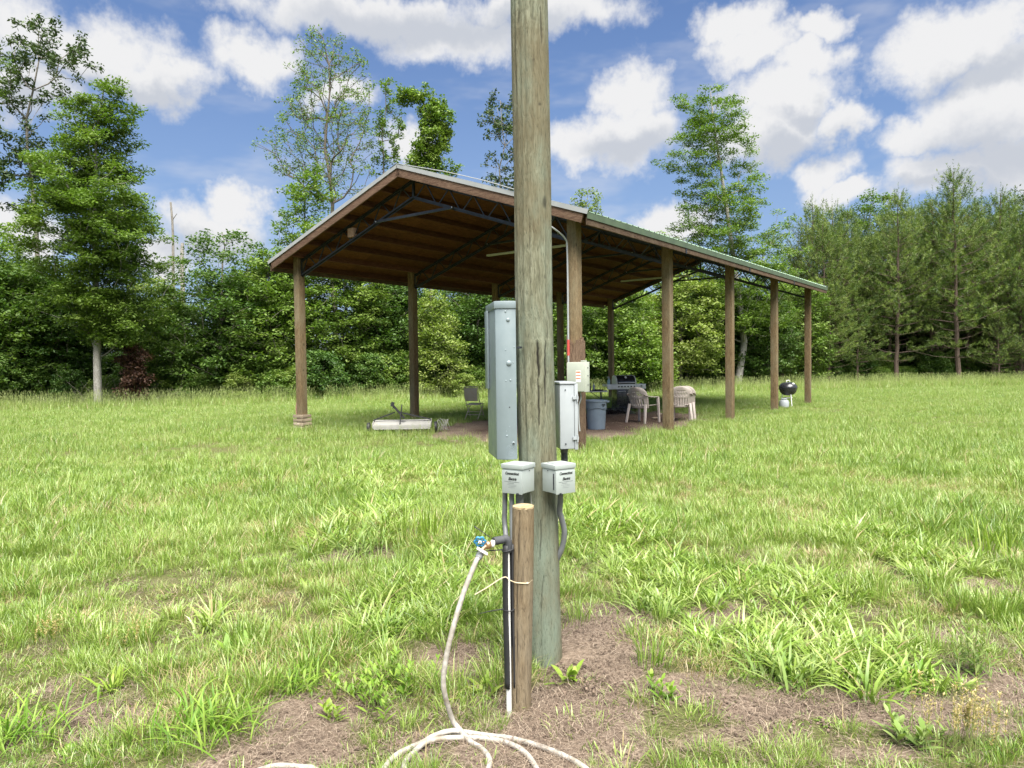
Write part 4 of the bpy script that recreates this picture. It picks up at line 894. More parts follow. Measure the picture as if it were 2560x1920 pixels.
# splintered splice boards round the foot of the front right post
q = np.random.default_rng(3); V = []; mb = MB()
for k in range(6):
    w_ = .04; h_ = 1.98 + q.normal(0, .05); mb.box((-.095 + .0385 * k + .02, -.121, h_ / 2 - .05), (w_ - .003, .05 + q.random() * .008, h_ + .1))
for k in range(5):
    h_ = 1.98 + q.normal(0, .06); mb.box((.122, -.11 + .042 * k + .02, h_ / 2 - .05), (.05 + q.random() * .01, .039, h_ + .1))
mb.build('splice_board', M_SPLICE, pav, bevel=.004)
def pavthing(name, X, Y, label, cat, rz=0.0, z=0.0, group=None):
    p = pav_world(X, Y, z); return empty(name, tuple(p), label, cat, group, PAV['yaw'] + rz)
# plank collar round the foot of the front left post
o = pavthing('plank_stack', -Wd_, 0, 'weathered boards nailed in a stack round the foot of the front left post', 'boards')
for k in range(4):
    for s_ in (0, 1):
        L = .36 + q.normal(0, .012); mb = MB(); mb.box((0, 0, 0), (L, .038, .075)); 
        if s_: mb = MB(); mb.box((0, 0, 0), (.038, L - .06, .075))
        b_ = mb.build('plank', M_GREY_BOARD, o, bevel=.004); b_.location = ((q.normal(0, .008), -.118, .07 + .095 * k) if not s_ else (.118, .03 + q.normal(0, .006), .07 + .095 * k)); b_.rotation_euler = (0, q.normal(0, .02) * (1 - s_), 0)
mb = MB(); mb.tube([(-.075, -.11, .40), (-.078, -.115, .55), (-.085, -.10, .70)], [.012, .016, .002], 5); mb.build('splinter', M_PINKW, o)
# strip lights
M_TUBE = plain('light_cover', (0.450, 0.465, 0.375), .4, 0, .08); 
for (X, Y, lb) in ((-3.72, 3.72, 'pale strip light hung under the roof behind the utility pole'), (-3.95, 11.5, 'pale strip light hung under the far part of the roof')):
    z = zr(X) - .62 - (.42 if Y > 5 else .52); z = 4.42; o = pavthing('strip_light', X, Y, lb, 'light', z=z); mb = MB(); mb.box((0, 0, 0), (2.5, .085, .05)); mb.build('housing', M_TUBE, o, bevel=.008)
    mb = MB()
    for s_ in (-.9, .9): mb.tube([(s_, 0, .02), (s_, 0, zr(X + s_) - z - .18)], .006, 5)
    mb.build('hanger', M_STEEL, o)
# conduit up the front right post, over the eave and along the gable to the ridge
M_PVC = plain('grey_conduit', (0.294, 0.308, 0.315), .45, 0, .1); M_RED = plain('red_tape', (.55, .06, .05), .5)
o = pavthing('conduit', 0, 0, 'grey conduit running up the front right post and along the gable edge', 'conduit')
P = [(-.04, -.165, 1.60), (-.04, -.165, 2.4), (-.045, -.16, 3.55), (-.06, -.2, 3.78), (-.16, -.40, 3.94), (-.30, YF - .07, 4.05), (-.42, YF - .09, 4.22), (-.60, YF - .05, zr(-.6) + .05)]
mb = MB(); mb.tube(catmull(P, 8), .0165, 10); mb.build('pipe', M_PVC, o, smooth=True)
mb = MB(); mb.tube([(-.6, YF - .05, zr(-.6) + .05), (-1.6, YF, zr(-1.6) + .10), (-2.6, YF, zr(-2.6) + .10), (XC, YF, ZA + .03)], .008, 6); mb.build('cable', M_WHITE, o, smooth=True)
mb = MB(); mb.tube([(-.04, -.165, 1.72), (-.04, -.165, 2.0)], .0195, 10); mb.build('tape', M_RED, o, smooth=True)
M_BEIGE = plain('beige_paint', (0.385, 0.407, 0.348), .45, 0, .08, 4, (.3, .31, .27), .25); M_ORANGE = plain('orange_print', (.70, .17, .06), .5); M_LABEL = plain('label_white', (.78, .77, .74), .5)
o = pavthing('breaker_box', .20, -.225, 'beige breaker box with an orange and white warning label on the front right post', 'electrical box', z=1.08)
mb = MB(); mb.box((0, 0, .26), (.37, .14, .52)); mb.build('case', M_BEIGE, o, bevel=.006)
mb = MB(); mb.box((-.012, -.078, .26), (.345, .012, .50)); dr = mb.build('door', M_BEIGE, o, bevel=.004)
mb = MB(); mb.box((.05, -.0855, .27), (.10, .002, .20)); lb_ = mb.build('warning_label', M_LABEL, o)
mb = MB(); [mb.box((.05, -.0872, .345 - .055 * k), (.092, .001, .022 - .005 * (k > 0))) for k in range(3)]; mb.build('print', M_ORANGE, lb_)
mb = MB(); mb.box((.13, -.03, .535), (.08, .08, .025)); mb.build('hub', M_BEIGE, o, bevel=.004)
mb = MB(); [mb.box((.187, .01, z), (.006, .02, .02)) for z in (.12, .28, .42)]; mb.build('screw', M_STEEL, o)
mb = MB(); mb.tube(catmull([(.02, .02, 0), (.03, .03, -.12), (-.02, .035, -.26), (-.03, .05, -.5), (-.02, .06, -.7)], 6), .012, 8); mb.build('cable', M_PVC, o, smooth=True)

# ------------------------------------------------------------------ utility pole
M_POLE = wood('pole_wood', (0.0545, 0.0539, 0.0346), (0.1180, 0.1171, 0.0752), (0.1953, 0.1981, 0.1397), stretch=11, scale=6, grey=(0.1679, 0.2116, 0.1638), grey_amt=.85, bmp=.9, crack=True, tint=((0.1135, 0.0883, 0.0462), .6))
PD = 3.84
pr = np.array([(1356, 1640, 48.5), (1345, 1157, 47.5), (1334, 764, 46.5), (1331, 463, 46), (1323, 0, 45)])
pz = []; pxs = []; prr = []
for (u, v, r) in pr: p = at(u, v, PD); pz.append(p[2]); pxs.append(p[0]); prr.append(r / F_PX * PD)
pz, pxs, prr = map(np.array, (pz, pxs, prr)); o_ = np.argsort(pz); pz, pxs, prr = pz[o_], pxs[o_], prr[o_]
def pole_axis(z):
    x = np.interp(z, pz, pxs); sl = (pxs[-1] - pxs[-2]) / (pz[-1] - pz[-2]); x = np.where(z > pz[-1], pxs[-1] + sl * (z - pz[-1]), x); return x, np.where(z > pz[-1], prr[-1] - .004 * (z - pz[-1]), np.interp(z, pz, prr))
NA = 150; zg = np.concatenate([np.arange(-.25, 3.75, .0125), np.arange(3.75, 7.6, .12)]); phi = 2 * math.pi * np.arange(NA) / NA
PH, ZG = np.meshgrid(phi, zg); ax_, ar_ = pole_axis(ZG); dr = np.zeros_like(PH); ck = np.zeros_like(PH)
zc = lambda v: float(at(1340, v, PD - .1)[2])
def phiu(u, v): x, r = pole_axis(np.array(zc(v))); return math.asin(np.clip((at(u, v, PD - .06)[0] - x) / r, -1, 1))
def crop3(x, y): return 1160 + x / 3.072, 720 + y / 3.072
CR = [(crop3(566, 395), crop3(578, 700), 1.0, .013), (crop3(566, 690), crop3(575, 1060), .9, .009), (crop3(622, 400), crop3(626, 920), .9, .011), (crop3(640, 260), crop3(645, 400), .5, .007), (crop3(470, 900), crop3(475, 1150), .4, .005),
      ((1270 + 330 / 4.15, 40 / 4.15), (1270 + 350 / 4.15, 430 / 4.15), .7, .008), ((1270 + 75 / 4.15, 520 / 4.15), (1270 + 92 / 4.15, 1060 / 4.15), .9, .010), ((1270 + 110 / 4.15, 40 / 4.15), (1270 + 105 / 4.15, 240 / 4.15), .5, .007), ((1270 + 265 / 4.15, 560 / 4.15), (1270 + 270 / 4.15, 700 / 4.15), .4, .005),
      (crop3(450, 560), crop3(455, 760), .4, .005), ((1352, 1290), (1349, 1400), .6, .006), ((1360, 1430), (1350, 1530), .5, .005), ((1322, 520), (1324, 700), .35, .005)]
for k, ((ua, va), (ub, vb), st, wd) in enumerate(CR):
    za, zb = zc(va), zc(vb); tt = np.clip((za - ZG) / (za - zb), 0, 1); ph0 = phiu(ua, va) + (phiu(ub, vb) - phiu(ua, va)) * tt + (vnoise(ZG * 9, ZG * 0 + k, 1.0, 40 + k) - .5) * .10 + (vnoise(ZG * 40, ZG * 0 + k, 1.0, 60 + k) - .5) * .05
    dph = (PH - ph0 + math.pi) % (2 * math.pi) - math.pi; ww = wd * np.sin(np.pi * np.clip((za - ZG) / (za - zb), 0, 1)) ** .45 / .1
    m = np.exp(-(dph / (ww * .45 + 1e-4)) ** 2) * ((ZG < za) & (ZG > zb)); dr -= m * .012 * st; ck = np.maximum(ck, np.clip(m * 1.25 * st, 0, 1))
# split-off outer shell: the wood below the break stands a little proud on the camera's right
zs_ = zc(crop3(0, 398)[1]); shell_ = np.clip((zs_ - ZG) / .006, 0, 1) * np.clip((ZG - zc(crop3(0, 1000)[1])) / .5, 0, 1) * np.exp(-(((PH - .35 + math.pi) % (2 * math.pi) - math.pi) / .75) ** 4); dr += .0045 * shell_
for (u, v, s_) in ((1270 + 328 / 4.15, 1075 / 4.15, .016), (crop3(640, 640)[0], crop3(0, 640)[1], .010), (1362, 690, .013), (1333, 150, .008), (1300, 680, .01), (1322, 1010, .008)):   # knots
    ph0 = phiu(u, v); m = np.exp(-(((PH - ph0) * .1 / s_) ** 2 + ((ZG - zc(v)) / s_ / .8) ** 2)); dr += .004 * m * (1 - 1.8 * m); ck = np.maximum(ck, .8 * np.clip(m * 1.4 - .5, 0, 1))
for (u, v, wx, s_) in ((1270 + 250 / 4.15, 178 / 4.15, .022, .8), (1270 + 120 / 4.15, 1110 / 4.15, .012, .7)):
    m = np.exp(-(((PH - phiu(u, v)) * .1 / wx) ** 2 + ((ZG - zc(v) + (PH - phiu(u, v)) * .01) / .004) ** 2)); ck = np.maximum(ck, s_ * m); dr -= .004 * m
dr += (vnoise(PH * 5, ZG * .8, 1.2, 31) - .5) * .006 + (vnoise(PH * 20, ZG * 1.5, 1.0, 32) - .5) * .0022
RR = ar_ * (1 + .06 * np.clip((.35 - ZG) / .5, 0, 1)) + dr; V = np.stack([ax_ + RR * np.sin(PH), PD - RR * np.cos(PH), ZG], -1)
b0 = np.array([pxs[0], PD, 0]); n_ = len(zg); idx = np.arange(n_ * NA).reshape(n_, NA); i2 = np.roll(idx, -1, 1)
qd = np.stack([idx[:-1], i2[:-1], i2[1:], idx[1:]], -1).reshape(-1, 4)
po = empty('utility_pole', tuple(b0), 'greenish weathered wooden utility pole with long cracks in the centre', 'utility pole')
np_mesh('shaft', V.reshape(-1, 3) - b0, qd, M_POLE, {'crack': ('FLOAT', ck.ravel())}, smooth=True, parent=po)
mb = MB(); p = at(*crop3(425, 457), PD - .085); mb.beam(p - b0 + np.array([-.012, 0, 0]), p - b0 + np.array([.012, -.01, 0]), .01, .01); mb.lathe([(.007, 0), (.007, .012)], 8, Rx(math.pi / 2), p - b0); mb.build('bolt', M_STEEL, po)

# ------------------------------------------------------------------ boxes on the pole
M_GREYP = plain('grey_blue_enamel', (0.168, 0.208, 0.222), .42, 0, .07, 5, (.22, .26, .27), .25); M_LIGHTP = plain('light_grey_enamel', (.300, .335, .322), .42, 0, .06, 6, (.40, .41, .37), .35)
M_WHITEP = plain('white_enamel', (0.299, 0.324, 0.338), .40, 0, .06, 5, (.45, .47, .45), .3); M_BLACK = plain('black_rubber', (.018, .018, .02), .6, 0, .2); M_DKGREY = plain('dark_grey_foam', (.045, .047, .052), .8, 0, .2, 20, bmp=.3)
M_INK = plain('black_ink', (.012, .012, .014), .5); M_CGREY = plain('conduit_dark', (.11, .115, .12), .5, 0, .2); M_FLEX = plain('flex_grey', (.16, .17, .175), .5, 0, .2)
def yawed(name, C, al, label, cat): return empty(name, tuple(C), label, cat, None, al)
# long grey enclosure, left of the pole: nearest vertical edge at local origin, +X along the near side, +Y along the front
C = at(1244, 1151, 3.73); ztop = float(at(1240, 752, 3.73)[2]); h_ = ztop - C[2]
o = yawed('meter_enclosure', C, math.radians(10), 'long blue-grey steel enclosure mounted upright on the left side of the pole', 'electrical box')
sw, fl_ = .108, .34; ch = .0
def chamfer(m, x0, x1, y1, z0, z1, c):
    P = [(x0 + c, 0), (x1, 0), (x1, y1), (x0, y1), (x0, c * .55)]; V = [(x, y, z0) for x, y in P] + [(x, y, z1) for x, y in P]; n = 5
    m.add(V, [tuple(range(n - 1, -1, -1)), tuple(range(n, 2 * n))] + [(i, (i + 1) % n, n + (i + 1) % n, n + i) for i in range(n)])
mb = MB(); chamfer(mb, 0, sw, fl_, 0, h_ - .03, .042); mb.build('case', M_GREYP, o, bevel=.007)
mb = MB(); chamfer(mb, -.006, sw, fl_ + .006, h_ - .04, h_, .048); mb.v = [(x, y - .006, z) for x, y, z in mb.v]; mb.build('rain_lid', M_GREYP, o, bevel=.005)
mb = MB(); mb.box((-.007, fl_ * .86, h_ * .70), (.012, fl_ * .26, h_ * .52)); mb.build('door', M_GREYP, o, bevel=.003)
def onside(x, y): p = at(*crop3(x, y), 3.75); return (p[0] - C[0]) / math.cos(math.radians(10)), p[2] - C[2]
for (x, y, r, dome) in ((308, 182, .006, 1), (338, 245, .0105, 1), (345, 577, .0145, 1), (307, 712, .004, 1), (357, 708, .0055, 1), (380, 1190, .0085, 2), (330, 1134, .0055, 1), (318, 475, .004, 1), (290, 1100, .003, 1), (350, 1066, .003, 1), (336, 165, .003, 1), (385, 455, .004, 1), (378, 572, .004, 1)):
    X, Z = onside(x, y); X = max(X, .046 + r); mb = MB(); mb.lathe([(r, 0), (r * .95, r * .35), (r * .6, r * .6), (.0005, r * .7)], 14, Rx(math.pi / 2), (X, .001, Z)); k_ = mb.build('knockout', M_GREYP, o, smooth=True)
    if dome == 2: mb = MB(); mb.lathe([(r * .45, 0), (r * .45, r * .9)], 10, Rx(math.pi / 2), (X, -.002, Z)); mb.build('screw', M_BLACK, k_)
X, Z = onside(350, 915); mb = MB(); mb.lathe([(.0035, 0), (.0035, .0012)], 10, Rx(math.pi / 2), (X, 0, Z)); mb.build('hole', M_BLACK, o)
for (x, y, r) in ((350, 1245, .014), (350, 1245, .021), (350, 1245, .028)):
    X, Z = onside(x, y); X = max(X, .074); mb = MB(); aa = np.linspace(0, 6.283, 33)[:-1]
    if x > 300: ring = np.stack([X + r * np.cos(aa), 0 * aa - .0003, Z + r * np.sin(aa)], -1)
    else: ring = np.stack([0 * aa - .0003, .16 + r * np.cos(aa), Z + r * np.sin(aa)], -1)
    mb.tube(np.vstack([ring, ring[:2]]), .0012, 5, cap=False); mb.build('knockout_ring', M_GREYP, o, smooth=True)
# white upright disconnect, right of the pole
C = at(1401, 1124, 3.86); ztop = float(at(1401, 961, 3.86)[2]); h_ = ztop - C[2]
o = yawed('disconnect_box', C, math.radians(9), 'white upright disconnect box with hinged door on the right side of the pole', 'electrical box')
mb = MB(); mb.box((.040, .13, h_ / 2), (.080, .26, h_ - .004)); mb.build('case', M_WHITEP, o, bevel=.004)
mb = MB(); mb.box((.0905, .13, h_ / 2), (.020, .268, h_ + .006)); mb.build('door', M_WHITEP, o, bevel=.004)
mb = MB(); mb.box((.045, .13, h_ + .006), (.094, .27, .012)); mb.build('rain_lid', M_WHITEP, o, bevel=.003)
for z in (h_ * .79, h_ * .17):
    mb = MB(); mb.box((.086, -.006, z), (.032, .010, .016)); mb.tube([(.095, -.012, z - .02), (.095, -.012, z + .02)], .004, 8); mb.build('hinge', M_WHITEP, o)
mb = MB(); mb.lathe([(.004, 0), (.004, .004)], 8, Rx(math.pi / 2), (.03, -.001, .03)); mb.lathe([(.003, 0), (.003, .004)], 8, Rx(math.pi / 2), (.03, -.001, h_ - .03)); mb.build('screw', M_STEEL, o)
mb = MB(); mb.lathe([(.026, -.012), (.026, -.001)], 16, None, (.045, .10, 0)); mb.lathe([(.022, -.03), (.022, -.0121)], 6, None, (.045, .10, 0)); mb.build('hub_fitting', M_CGREY, o, smooth=True)
mb = MB(); pr_ = []
for k in range(14): pr_ += [(.018, -.031 - k * .008), (.0205, -.035 - k * .008)]
mb.lathe(pr_[::-1], 16, None, (.045, .10, 0)); mb.build('flexible_conduit', M_CGREY, o, smooth=True)
# the two small outlet boxes with lettering
def text_mesh(body, size, mat, parent, M4, shear=.25, bold=.0, ext=.0004, name='lettering', sx=1.0):
    cu = bpy.data.curves.new('lettering', 'FONT'); cu.body = body; cu.size = size; cu.shear = shear; cu.offset = bold; cu.extrude = ext; cu.align_x = 'CENTER'; cu.resolution_u = 3
    tmp = bpy.data.objects.new('tmp_text', cu); COL.objects.link(tmp); dg = bpy.context.evaluated_depsgraph_get(); me = bpy.data.meshes.new_from_object(tmp.evaluated_get(dg)); bpy.data.objects.remove(tmp); bpy.data.curves.remove(cu)
    me.transform(Matrix.Scale(sx, 4, (1, 0, 0))); me.transform(M4); me.materials.clear(); me.materials.append(mat); o2 = bpy.data.objects.new(name, me); link(o2, parent); return o2
def outlet_box(u, side, label):
    # local origin at the nearest bottom edge; front face runs along -X (left box) or +X (right box)
    be = math.radians(34); C = at(u, 1235, 3.60); zt = float(at(u, 1163, 3.60)[2]); h_ = zt - C[2]
    fw, dp = .126, .112
    o = empty('outlet_box', tuple(C), label, 'outlet box', 'small outlet boxes on the pole', 0.0)
    fd = np.array([-math.cos(be), math.sin(be), 0]) if side < 0 else np.array([math.cos(be), math.sin(be), 0])      # along the front
    dd = np.array([math.sin(be), math.cos(be), 0]) if side < 0 else np.array([-math.sin(be), math.cos(be), 0])      # depth
    fn = -dd                                                                                                     # front normal
    Rb = np.array([fd, dd, [0, 0, 1.0]]).T
    flip = np.linalg.det(Rb) < 0
    if flip: Rb = np.array([-fd, dd, [0, 0, 1.0]]).T
    ctr = fd * fw / 2 + dd * dp / 2
    mb = MB(); mb.box(ctr + np.array([0, 0, (h_ - .02) / 2]), (fw, dp, h_ - .02), Rb); mb.build('case', M_LIGHTP, o, bevel=.003)
    mb = MB(); mb.box(ctr + np.array([0, 0, h_ - .012]), (fw + .010, dp + .010, .024), Rb); mb.box(ctr + np.array([0, 0, h_ + .002]), (fw * .72, dp * .66, .006), Rb); lid = mb.build('rain_lid', M_LIGHTP, o, bevel=.003)
    mb = MB(); mb.box(fd * fw * .5 + fn * .0025 + np.array([0, 0, (h_ - .03) / 2 - .004]), (fw * .985, .005, h_ - .030), Rb); door = mb.build('front_cover', M_LIGHTP, o, bevel=.0015)
    mb = MB(); sp_ = -fd * .001 + dd * dp * .55 + np.array([0, 0, h_ - .035]); side_n = -fd
    Rs = np.array([dd, np.cross(side_n, dd), side_n]).T; mb.lathe([(.0028, 0), (.0028, .0025)], 8, Rs, sp_); mb.build('screw', M_STEEL, o)
    mb = MB(); mb.box(fd * fw * .22 + fn * .004 + np.array([0, 0, -.004]), (.014, .003, .012), Rb); mb.lathe([(.002, 0), (.002, .006)], 8, Rx(math.pi / 2), fd * fw * .22 + fn * .0055 + np.array([0, 0, -.004])); mb.build('latch', M_STEEL, o)
    xa = -fd if side < 0 else fd                                                      # reading direction
    M4 = lambda z: Matrix((tuple(xa), (0, 0, 1), tuple(fn))).transposed().to_4x4()
    def place(z, off=0.0):
        m = M4(z); p = fd * fw * .5 + xa * off + fn * .0054; m.translation = (p[0], p[1], z); return m
    text_mesh('Connecticut', .0195, M_INK, door, place(h_ - .053), .35, .0008, sx=.86); text_mesh('Electric', .0195, M_INK, door, place(h_ - .081, .003), .35, .0008, sx=.84)
    m_ = MB(); xw = lambda x: xa * x
    for (z, x0, x1, th) in ((h_ - .0895, -.046, .046, .0022), (h_ - .097, -.026, .012, .0022), (h_ - .105, -.03, .026, .0009), (h_ - .112, -.018, .026, .0009), (h_ - .120, -.022, .02, .0009)):
        x = x0
        while x < x1 - .002: L = min(.003 + .006 * random.random(), x1 - x); m_.box(fd * fw * .5 + xa * (x + L / 2) + fn * .0053 + np.array([0, 0, z]), (L, .0006, th), Rb); x += L + .0014
    m_.build('small_print', plain('grey_ink', (.12, .125, .13), .5) if 'grey_ink' not in bpy.data.materials else bpy.data.materials['grey_ink'], door)
    if side > 0:
        mb = MB(); mb.tube([dd * .012 - fd * .003 + np.array([0, 0, .02]), dd * .012 - fd * .003 + np.array([0, 0, h_ - .045])], .003, 8); mb.build('hinge', M_STEEL, o)
    cc = ctr + dd * .01
    mb = MB(); mb.lathe([(.020, -.012), (.020, -.0005)], 6, None, cc); mb.build('hub_fitting', M_FLEX, o)
    return o, np.array(C), cc
random.seed(4)
ol, Cl, ccl = outlet_box(1307, -1, 'small light grey outlet box with black lettering, left one of the pair'); orr, Cr, ccr = outlet_box(1389, 1, 'small light grey outlet box with black lettering, right one of the pair')
# conduits below the boxes
def crop4(x, y): return 1100 + x / 2.514, 1120 + y / 2.514
def pth(pts, dep): return [at(*crop4(x, y), d) for (x, y), d in zip(pts, dep if np.ndim(dep) else [dep] * len(pts))]
mb = MB(); mb.tube(catmull(pth([(408, 275), (407, 380), (405, 450), (411, 520), (420, 640), (424, 900), (426, 1250)], [3.72, 3.72, 3.72, 3.70, 3.62, 3.50, 3.45]), 6), .0135, 12); o = mb.build('conduit', M_CGREY, smooth=True); tag(o, 'dark grey conduit hanging under the left outlet box behind the water pipe', 'conduit')
mb = MB(); mb.tube([Cl + ccl + np.array([0, 0, -.012]), Cl + ccl + np.array([0, .01, -.09]), Cl + ccl + np.array([.0, .02, -.95])], .021, 12); mb.tube([Cl + ccl + np.array([-.042, .0, -.001]), Cl + ccl + np.array([-.042, .01, -.95])], .013, 10); o = mb.build('conduit', M_FLEX, smooth=True); tag(o, 'grey conduit pair between the left outlet box and the ground behind the short post', 'conduit')
P = catmull(pth([(757, 285), (756, 340), (752, 400), (766, 450), (781, 520), (776, 590), (758, 650), (735, 700)], [3.72, 3.74, 3.76, 3.77, 3.78, 3.79, 3.80, 3.82]), 12)
rr = .0145 + .0012 * (np.arange(len(P)) % 2); mb = MB(); mb.tube(P, rr, 12); o = mb.build('conduit', M_FLEX, smooth=True); tag(o, 'ribbed grey flexible conduit bulging out under the right outlet box', 'conduit')
mb = MB(); mb.tube(catmull([at(*crop4(570, 283), 3.70), at(*crop4(573, 330), 3.72), at(*crop4(577, 380), 3.73)], 4), .003, 6); o = mb.build('wire', M_WHITE, smooth=True); tag(o, 'thin white wire under the right edge of the left outlet box', 'wire')

# ------------------------------------------------------------------ short post, water pipe, tap, hose
M_SPOST = wood('round_post_wood', (0.0880, 0.0600, 0.0336), (0.2080, 0.1560, 0.0920), (0.2960, 0.2320, 0.1440), stretch=13, scale=7, grey=(0.2160, 0.1960, 0.1520), grey_amt=.4, bmp=.8, crack=True)
SD = 3.28; pb = at(1301, 1760, SD); pt_ = at(1308, 1263, SD); hh = pt_[2]; NA = 64; zg = np.arange(-.1, hh - .003, .01); phi = 2 * math.pi * np.arange(NA) / NA; PH, ZG = np.meshgrid(phi, zg)
ck = np.zeros_like(PH); R_ = .0495 + .0012 * np.clip(ZG, 0, 1) + (vnoise(PH * 3, ZG * 2, 1, 51) - .5) * .004 + (vnoise(PH * 14, ZG, 1, 52) - .5) * .0012
for (p0, za, zb, st) in ((-.42, .02, hh * .98, .9), (.30, .12, .35, .5), (.05, .5, .8, .4), (-.1, .1, .3, .35)):
    d = (PH - p0 - .06 * np.sin(ZG * 9) + math.pi) % (2 * math.pi) - math.pi; m = np.exp(-(d / .035) ** 2) * (ZG > za) * (ZG < zb); ck = np.maximum(ck, st * m); R_ -= .004 * st * m
xa_ = (pt_[0] - pb[0]) * ZG / hh; V = np.stack([xa_ + R_ * np.sin(PH), -R_ * np.cos(PH), ZG], -1).reshape(-1, 3)
n_ = len(zg); idx = np.arange(n_ * NA).reshape(n_, NA); i2 = np.roll(idx, -1, 1); qd = np.stack([idx[:-1], i2[:-1], i2[1:], idx[1:]], -1).reshape(-1, 4)
o = empty('wooden_post', (pb[0], SD, 0), 'short round brown wooden post standing in front of the utility pole', 'post')
np_mesh('shaft', V, qd, M_SPOST, {'crack': ('FLOAT', ck.ravel())}, smooth=True, parent=o)
M_END = wood('end_grain', (0.1445, 0.1020, 0.0553), (0.2805, 0.2125, 0.1190), (0.3825, 0.3060, 0.1870), stretch=1, scale=14, knots=False); mb = MB(); mb.lathe([(.0505, hh - .012), (.0495, hh - .002), (.044, hh), (.002, hh + .001)], 40, None, (pt_[0] - pb[0], 0, 0)); mb.build('top', M_END, o, smooth=True)
def r2(x, y): return 1130 + x / 11.06, 1300 + y / 11.06
WDp = 3.24; bx_ = at(*r2(1520, 700), WDp); zel = float(at(*r2(1500, 520), WDp)[2]); b0 = np.array([bx_[0], WDp, 0])
o = empty('water_standpipe', tuple(b0), 'white water pipe in split black foam with a blue-handled tap beside the short post', 'water tap')
M_PIPE = plain('white_pvc', (0.608, 0.608, 0.585), .35, 0, .05, 8, (.5, .47, .4), .25); M_BRASS = plain('brass', (.42, .27, .15), .35, .75, .25, 30, (.5, .42, .36), .5); M_BLUE = plain('blue_enamel', (0.038, 0.204, 0.391), .35, 0, .15, 20, (.35, .45, .55), .3)
mb = MB(); mb.tube([(0, 0, -.1), (0, 0, zel - .03)], .0125, 16); mb.build('pipe', M_PIPE, o, smooth=True)
Pf = [(.004, .004, z) for z in np.linspace(.10, zel - .028, 24)]; Pf = [(x + .002 * math.sin(z * 9), y, z) for (x, y, z) in Pf]
mb = MB(); aw = math.radians(232)
mb.tube(Pf, .0215, 16, cap=False, a0=math.radians(285) if False else 0, a1=0.001 + math.radians(290)); fo = mb.build('foam_sleeve', M_DKGREY, o, smooth=True, thick=.009); fo.data.materials[0] = M_BLACK
fo.data.transform(Matrix.Translation((.004, .004, 0)) @ Matrix.Rotation(math.radians(-20), 4, 'Z') @ Matrix.Translation((-.004, -.004, 0)))
el_ = at(*r2(1150, 590), WDp - .03) - b0; P = catmull([(.004, .002, zel - .06), (.006, 0, zel - .02), (-.004, -.004, zel + .0005), (-.022, -.008, zel - .002), tuple(el_)], 6)
mb = MB(); mb.tube(P, .0185, 16); mb.build('foam_elbow', M_DKGREY, o, smooth=True)
tp = at(*r2(1000, 690), WDp - .05) - b0; el2 = at(*r2(1110, 690), WDp - .04) - b0
mb = MB(); mb.tube([el_, el2, tp], [.0135, .0135, .011], 14); mb.build('adapter', M_PIPE, o, smooth=True)
mb = MB(); mb.lathe([(.001, -.019), (.011, -.016), (.0165, -.008), (.0175, 0), (.0165, .008), (.011, .016), (.001, .019)], 18, None, tp); hp = at(*r2(775, 600), WDp - .075) - b0
mb.tube([tp, hp + np.array([.004, .02, -.003])], [.012, .008], 12); hs = at(*r2(790, 900), WDp - .07) - b0; mb.tube([tp, (tp + hs) / 2 + np.array([-.004, 0, .004]), hs], [.012, .012, .0125], 12); tap = mb.build('tap_body', M_BRASS, o, smooth=True)
mb = MB(); aa = np.linspace(0, 6.283, 49)[:-1]; rim = 0.0222 + .0032 * np.cos(6 * aa); Rh = np.array([[1, 0, 0], [0, .94, -.34], [0, .34, .94]])
ring = np.stack([rim * np.cos(aa), np.zeros(48), rim * np.sin(aa)], -1) @ Rh.T + hp; mb.tube(np.vstack([ring, ring[:2]]), .0048, 8, cap=False)
for k in range(3): a = k * math.pi / 3 + .4; d = np.array([math.cos(a), 0, math.sin(a)]) @ Rh.T * .021; mb.tube([hp - d, hp, hp + d], [.003, .0055, .003], 8)
hw = mb.build('valve_handle', M_BLUE, o, smooth=True)
mb = MB(); mb.lathe([(.0075, 0), (.0075, .006)], 14, Rx(math.pi / 2), hp + np.array([0, -.004, 0])); mb.build('washer', M_PIPE, hw, smooth=True); mb = MB(); mb.lathe([(.0035, 0), (.003, .009)], 10, Rx(math.pi / 2), hp + np.array([0, -.005, 0])); mb.build('screw', M_BRASS, hw)
la = at(*r2(690, 775), WDp - .10) - b0; lb2 = at(*r2(975, 950), WDp - .085) - b0; mb = MB(); mb.beam(la, lb2, .014, .006, (0, -.6, .8)); mb.build('lever', M_PIPE, o, bevel=.0015)
# zip ties and twine
mb = MB(); mb.tube([at(*r2(540, 885), WDp - .06) - b0, at(*r2(900, 860), WDp - .03) - b0, at(*r2(1400, 820), WDp - .02) - b0], [.0008, .0025, .003], 6); z_ = float(at(*r2(1500, 830), WDp)[2])
aa = np.linspace(0, 6.283, 25); mb.tube(np.stack([.004 + .0265 * np.cos(aa), .004 + .0265 * np.sin(aa), z_ + .006 * np.cos(aa)], -1), .0028, 6, cap=False); mb.build('zip_tie', M_BLACK, o)
mb = MB(); mb.tube([at(*crop4(235, 1045), WDp - .03) - b0, at(*crop4(310, 1026), WDp - .02) - b0, at(*crop4(400, 1012), WDp - .02) - b0], [.0008, .0025, .003], 6); z_ = float(at(*crop4(415, 1015), WDp)[2])
mb.tube(np.stack([.004 + .0265 * np.cos(aa), .004 + .0265 * np.sin(aa), z_ + 0 * aa], -1), .0028, 6, cap=False); mb.build('zip_tie', M_BLACK, o)
mb = MB(); mb.tube([at(*r2(620, 180), WDp + .05) - b0, at(*r2(780, 290), WDp + .03) - b0, at(*r2(1040, 470), WDp - .02) - b0], [.0035, .002, .0025], 6); mb.build('zip_tie', M_BLACK, o)
